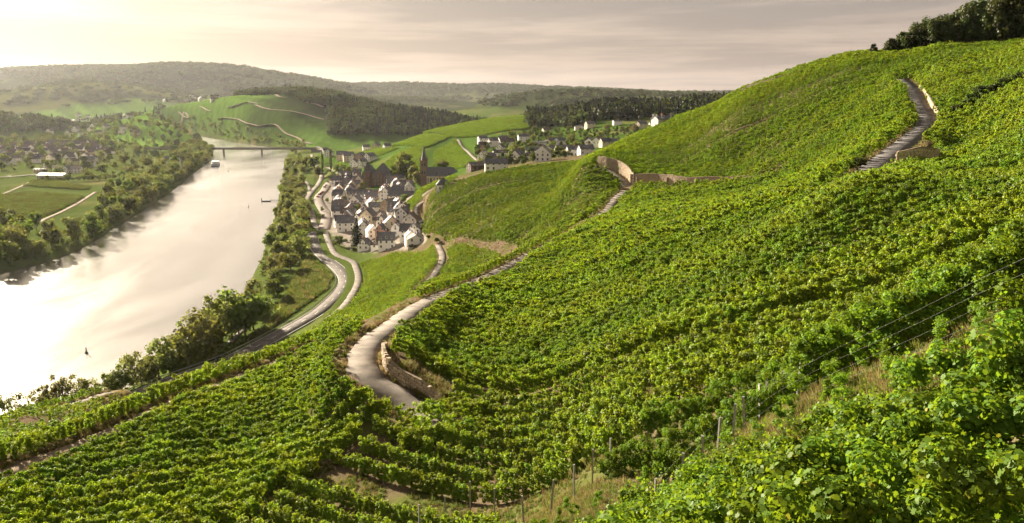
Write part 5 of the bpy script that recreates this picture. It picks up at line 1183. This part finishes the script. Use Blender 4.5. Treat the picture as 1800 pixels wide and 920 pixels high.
def weeds(name, Q, label, lo, hi, green=0.4):
    N = len(Q); idx = np.where(rng.random(N) < green, rng.integers(4, 7, N), rng.integers(0, 4, N)); z = Hq(Q[:,0], Q[:,1])
    s_ = rng.uniform(lo, hi, N); o = scatter(name, np.c_[Q, z], np.c_[np.zeros((N,2)), rng.uniform(0, 6.28, N)], np.c_[s_, s_, s_*rng.uniform(.6, 1.3, N)], idx, GT); tag(o, label, 'grass', kind='stuff')
P = np.array(STRIP); q = rng.uniform(P.min(0)-1, P.max(0)+1, (44000, 2)); q = q[inside(q[:,0], q[:,1], P)]; q = q[vnoise(q[:,0], q[:,1], 1.6, 51) > -0.38]
weeds('grass', q, 'dry brown grass and weeds in the replanted strip', 0.5, 1.0, 0.66)
q = np.c_[rng.uniform(-36, 34, 30000), rng.uniform(22, 78, 30000)]; q = q[in_view(q) & ~inside(q[:,0], q[:,1], P) & (dist_road(q[:,0], q[:,1]) > 0.5) & (vnoise(q[:,0], q[:,1], 2.5, 57) > -0.15)]
weeds('grass', q, 'low weeds on the soil between the nearer vine rows', 0.45, 0.95, 0.7)
L_ = []
for key, w0, den in (('hill_road', 2.6, 900), ('left_track', 3.2, 900), ('upper_road', 2.2, 500), ('terrace_path', 2.0, 300)):
    p = ROADS[key]['p']; n = normals2(p); i = rng.integers(0, len(p), den*3); sg = rng.choice([-1, 1], den*3); L_.append(p[i,:2]+n[i]*(sg*(ROADS[key]['w']/2+np.abs(rng.normal(0.1, w0*0.35, den*3))))[:,None]+rng.normal(0, 0.8, (den*3, 2))*0.6)
q = np.vstack(L_); q = q[(dist_road(q[:,0], q[:,1]) > 0.05) & (Hq(q[:,0], q[:,1]) > 30)]
weeds('verge_grass', q, 'dry grass on the verges of the hill roads', 0.7, 1.5, 0.35)
for b_ in BARE[:2]:
    Pb = np.array(b_); q = rng.uniform(Pb.min(0), Pb.max(0), (3000, 2)); q = q[inside(q[:,0], q[:,1], Pb)]; weeds('grass', q, 'rough grass pocket above the hairpin wall' if b_ is BARE[0] else 'dry grass on the torn brown bank', 0.8, 1.7, 0.6 if b_ is BARE[0] else 0.1)
MEAD = [atZ(*p, 7)[:2] for p in [(300,655),(400,610),(455,590),(520,548),(575,510),(585,488),(560,465),(545,450),(520,485),(500,520),(470,570),(420,600),(340,650)]]
Pb = np.array(MEAD); q = rng.uniform(Pb.min(0), Pb.max(0), (9000, 2)); q = q[inside(q[:,0], q[:,1], Pb)]; q = q[dist_road(q[:,0], q[:,1]) > 1.5]
weeds('brush', q, 'rough green scrub on the meadow between river trees and road', 2.0, 5.0, 0.9)
# young vines in the strip
q = poly_fill(STRIP, grad_dir(2, 38, 8), 2.2, 1.3, 0.2); q = q[rng.random(len(q)) < 0.45+0.5*sstep(7.5, 10.5, q[:,0])]; q = q[in_view(q)]
mass('young_vines', q, (-0.85, 0.5), NEARC, len(NEARV), 'sparse young vines in the replanted strip', 0.34, 0.72, 0.85, 3)
# ---------------------------------------------------------------- cars
mat('tyre', (0.02, 0.02, 0.02), 0.9, 0.2); mat('rim', (0.4, 0.4, 0.4), 0.4, 0.5, metal=0.6); mat('car_glass', (0.03, 0.035, 0.04), 0.08, 0.6)
for nm, c in (('white', (0.7, 0.7, 0.68)), ('silver', (0.42, 0.43, 0.44)), ('black', (0.02, 0.02, 0.022)), ('blue', (0.04, 0.07, 0.16)), ('red', (0.3, 0.03, 0.02)), ('grey', (0.14, 0.14, 0.15))): mat('car_'+nm, c, 0.35, 0.5)
def car_meshes():
    prof = [(-2.1,.35),(2.1,.35),(2.15,.62),(2.0,.82),(1.05,.95),(0.4,1.42),(-1.1,1.46),(-1.75,1.02),(-2.12,.92)]
    body = MB().prism(prof, -.86, .86); gl = MB()
    gl.prism([(0.95,.985),(0.42,1.36),(-0.28,1.39),(-0.28,.985)], -.872, .872).prism([(-0.34,.985),(-0.34,1.39),(-1.05,1.41),(-1.5,1.03)], -.872, .872)
    gl.add([(1.06,-.72,.972),(1.06,.72,.972),(0.47,.70,1.39),(0.47,-.70,1.39)], [(0,1,2,3)]).add([(-1.80,-.7,1.04),(-1.80,.7,1.04),(-1.18,.68,1.44),(-1.18,-.68,1.44)], [(0,3,2,1)])
    wh = MB().tube((0,-.1,0), (0,.1,0), .32, .32, 14); rim = MB().tube((0,-.112,0), (0,.112,0), .2, .2, 10)
    return body, gl.build('window', MATS['car_glass']), wh.build('tyre', MATS['tyre']), rim.build('rim', MATS['rim'])
_b, CGL, CTY, CRM = car_meshes(); CBODY = {c: _b.build('body', MATS['car_'+c]) for c in ('white', 'silver', 'black', 'blue', 'red', 'grey')}
HL = MB().box(2.06, 2.16, -.16, .16, .6, .76).build('headlight', MATS['window_frame'])
def car(x, y, ang, col, label, group, z=None, s_=1.0, lift=0.25):
    e = empty('car', (x, y, (float(Hq(x, y))+lift if z is None else z)), ang); e.scale = (s_,)*3; tag(e, label, 'car', group); link('body', CBODY[col], e); link('window', CGL, e)
    for sx in (-1.32, 1.32):
        for sy in (-.78, .78):
            w_ = link('wheel', CTY, e, (sx, sy, .32)); link('rim', CRM, w_)
    for sy in (-.6, .6): link('headlight', HL, e, (0, sy, 0))
pr2 = ROADS['river_road']['p']; i = int(np.argmin(np.hypot(pr2[:,0]-atZ(397,632,8)[0], pr2[:,1]-atZ(397,632,8)[1]))); t_ = pr2[i+1]-pr2[i-1]
nn = normals2(pr2)[i]; car(pr2[i,0]+nn[0]*1.9, pr2[i,1]+nn[1]*1.9, math.atan2(t_[1], t_[0])+math.pi, 'black', 'black car driving alone on the river road', 'cars', float(pr2[i,2])+0.16)
cc = ['white','silver','black','blue','red','grey']
parked = [(522+i*2.6+j*1.2, 336+j*4.2+i*0.8) for j in range(3) for i in range(5)]+[(503,347),(507,348)]
for i, (px, py) in enumerate(parked):
    x, y, z = atZ(px, py, 7.6); c = cc[rng.integers(0, 6)]; car(x, y, 0.3+rng.normal(0, .05), c, '%s car in the riverside car park, %s of the block' % (c, nth(i)), 'cars in the riverside car park')
for i, (px, py) in enumerate([(571,330),(574,327),(577,321),(581,318),(585,315),(589,312),(593,310),(562,343),(565,341),(568,339),(559,347),(594,316),(598,313),(600,306),(605,304)]):
    x, y, z = atZ(px, py, 8.4); c = cc[rng.integers(0, 6)]; car(x, y, 1.3+rng.normal(0, .1), c, '%s car parked along the village street, %s from the square' % (c, nth(i)), 'cars along the village street')
for i, (px, py) in enumerate([(729,413),(594,427),(590,425),(690,430),(741,392)]):
    x, y, z = site(px, py); c = ('white','white','grey','black','silver')[i]; car(x, y, 1.2, c, '%s car parked by the nearest village houses, %s of five' % (c, nth(i)), 'cars by the nearest houses')
for i, (px, py) in enumerate([(16,310)]):
    x, y, z = atZ(px, py, 7.6); car(x, y, 0.2, 'white', 'white car on the far bank road', 'cars')
# ---------------------------------------------------------------- on the water
def ship():
    x, y, z = atZ(371, 293, 0); e = empty('river_ship', (x, y+20, 0), math.atan2(1, -0.28)); tag(e, 'white river passenger ship moored at the far bank below the bridge', 'ship')
    hull = [(-24,0),(-23,-5.4),(18,-5.4),(25,-2.5),(28,0),(25,2.5),(18,5.4),(-23,5.4)]
    n = len(hull); v = [(p[0]*.97, p[1]*.9, -1) for p in hull]+[(*p, 1.5) for p in hull]
    link('hull', mesh('hull', v, [(i,(i+1)%n,(i+1)%n+n,i+n) for i in range(n)]+[tuple(range(n, 2*n)), tuple(range(n-1,-1,-1))], [MATS['car_blue']]), e)
    link('deck_house', MB().box(-22, 17, -4.9, 4.9, 1.5, 4.2).box(-22.6, 17.6, -5.2, 5.2, 4.2, 4.45).build('deck_house', MATS['car_white']), e)
    link('upper_deck', MB().box(-14, 12, -4.2, 4.2, 4.45, 6.6).box(-21, 13.5, -4.8, 4.8, 6.6, 6.8).build('upper_deck', MATS['car_white']), e); link('bridge_cabin', MB().box(8, 12, -2, 2, 6.8, 8.8).build('bridge_cabin', MATS['car_white']), e)
    for s_ in (-1, 1):
        for k in range(12): link('window', WIN, e, (-20+k*3.1, s_*4.93, 2.2), 0 if s_ < 0 else math.pi)
    for dy in (-3.2, -1.1, 1.1, 3.2): link('window', WIN, e, (-22.03, dy, 2.2), -math.pi/2)
    for s_ in (-1, 1): link('railing', MB().box(-22, 14, s_*4.7-.05, s_*4.7+.05, 7.55, 7.65).box(-22, -21.9, s_*4.7-.05, s_*4.7+.05, 6.8, 7.6).box(13.9, 14, s_*4.7-.05, s_*4.7+.05, 6.8, 7.6).build('railing', MATS['steel']), e)
    e2 = empty('landing_stage', (atZ(357, 290, 0)[0], y+14, 0), 0.2); tag(e2, 'grey floating landing stage beside the river ship', 'jetty'); link('pontoon', MB().box(-9, 9, -3, 3, -.5, 1.1).build('pontoon', MATS['metal_post']), e2); link('gangway', MB().box(-22, -9, -.8, .8, 1.0, 1.3).build('gangway', MATS['steel']), e2)
ship()
x, y, z = atZ(470, 354.5, 0); e = empty('jetty', (x, y, 0), 0.1); tag(e, 'dark steel jetty reaching into the river from the near bank', 'jetty')
link('pontoon', MB().box(-5, 3, -2.2, 2.2, -.4, .9).build('pontoon', MATS['tyre']), e); link('gangway', MB().box(3, 15, 1.2, 2.2, .8, 1.2).box(3, 15, 1.2, 1.3, 1.9, 2.0).build('gangway', MATS['tyre']), e); link('dolphin_pile', MB().tube((-5.5,0,-3), (-5.5,0,3.2), .4, .4, 8).build('dolphin_pile', MATS['tyre']), e)
for i, (px, py, lb) in enumerate([(152,621,'dark river buoy floating nearest to the vine slope'),(436,364,'small dark buoy in mid river near the jetty'),(401,302,'far small buoy downstream of the bridge')]):
    x, y, z = atZ(px, py, 0); e = empty('buoy', (x, y, 0)); tag(e, lb, 'buoy', 'river buoys'); link('float', MB().tube((0,0,-.4), (0,0,.35), .75, .7, 12).build('float', MATS['tyre']), e); link('mast', MB().tube((0,0,.35), (0,0,1.9), .5, .12, 8).tube((0,0,1.9), (0,0,2.5), .28, .28, 8).build('mast', MATS['car_grey']), e)
# ---------------------------------------------------------------- guard rails
def guard(key, off, i0, i1, label, h=0.75):
    p = ROADS[key]['p']; n = normals2(p); q = p[:,:2]+n*off; z = p[:,2]+0.05; e = empty('guard_rail', (q[i0,0], q[i0,1], z[i0])); tag(e, label, 'guard rail'); o0 = np.array(e.location); mb = MB()
    for i in range(i0, i1): 
        a, c = np.array([*q[i], z[i]+h-.14])-o0, np.array([*q[i+1], z[i+1]+h-.14])-o0; mb.add([a, c, c+[0,0,.3], a+[0,0,.3], a+[n[i,0]*.05,n[i,1]*.05,0], c+[n[i,0]*.05,n[i,1]*.05,0], c+[n[i,0]*.05,n[i,1]*.05,.3], a+[n[i,0]*.05,n[i,1]*.05,.3]], [(0,1,2,3),(7,6,5,4),(3,2,6,7),(0,4,5,1)])
    link('rail', mb.build('rail', MATS['steel']), e); PD = MB().box(-.05, .05, -.05, .05, -.4, h+.1).build('post', MATS['metal_post'])
    for i in range(i0, i1+1): link('post', PD, e, tuple(np.array([*q[i], z[i]])-o0))
npt = len(ROADS['river_road']['p']); ys_ = ROADS['river_road']['p'][:,1]
guard('river_road', 4.9, int(np.argmin(abs(ys_-250))), int(np.argmin(abs(ys_-480))), 'long steel guard rail on the river side of the main road')
yh = ROADS['hill_road']['p'][:,1]; guard('hill_road', -2.3, int(np.argmin(abs(yh-181))), int(np.argmin(abs(yh-196))), 'short white guard rail by the hill road junction')
# wooden balcony of the broad white house
hb = next(o for o in bpy.data.objects if o.get('label', '').startswith('broad white house')); bal = link('balcony', MB().box(-6.62, -6.42, -4.2, 4.2, 2.7, 2.9).box(-7.6, -6.42, -4.2, 4.2, 2.5, 2.7).box(-7.6, -7.5, -4.2, 4.2, 2.7, 3.7).build('balcony', MATS['timber']), hb)
# ---------------------------------------------------------------- evening haze in the valley
def build_haze():
    x0, x1, y0, y1, z0, z1 = -12600, 12600, -12600, 12600, -4.6, HAZE_TOP
    o = link('haze', MB().box(x0, x1, y0, y1, z0, z1).build('haze', bpy.data.materials.new('haze')))
    m = o.data.materials[0]; m.use_nodes = True; t = m.node_tree; t.nodes.clear(); q = NB(t)
    v = q.n('ShaderNodeVolumePrincipled'); v.inputs['Color'].default_value = (0.97, 0.97, 1.0, 1); v.inputs['Density'].default_value = HAZE_D; v.inputs['Anisotropy'].default_value = HAZE_G
    out = q.n('ShaderNodeOutputMaterial'); q.put(out.inputs['Volume'], v.outputs[0]); tag(o, 'pale evening haze filling the river valley air', 'haze', kind='stuff')
HAZE_TOP, HAZE_D, HAZE_G = 350.0, 1.0e-5, 0.5
build_haze()
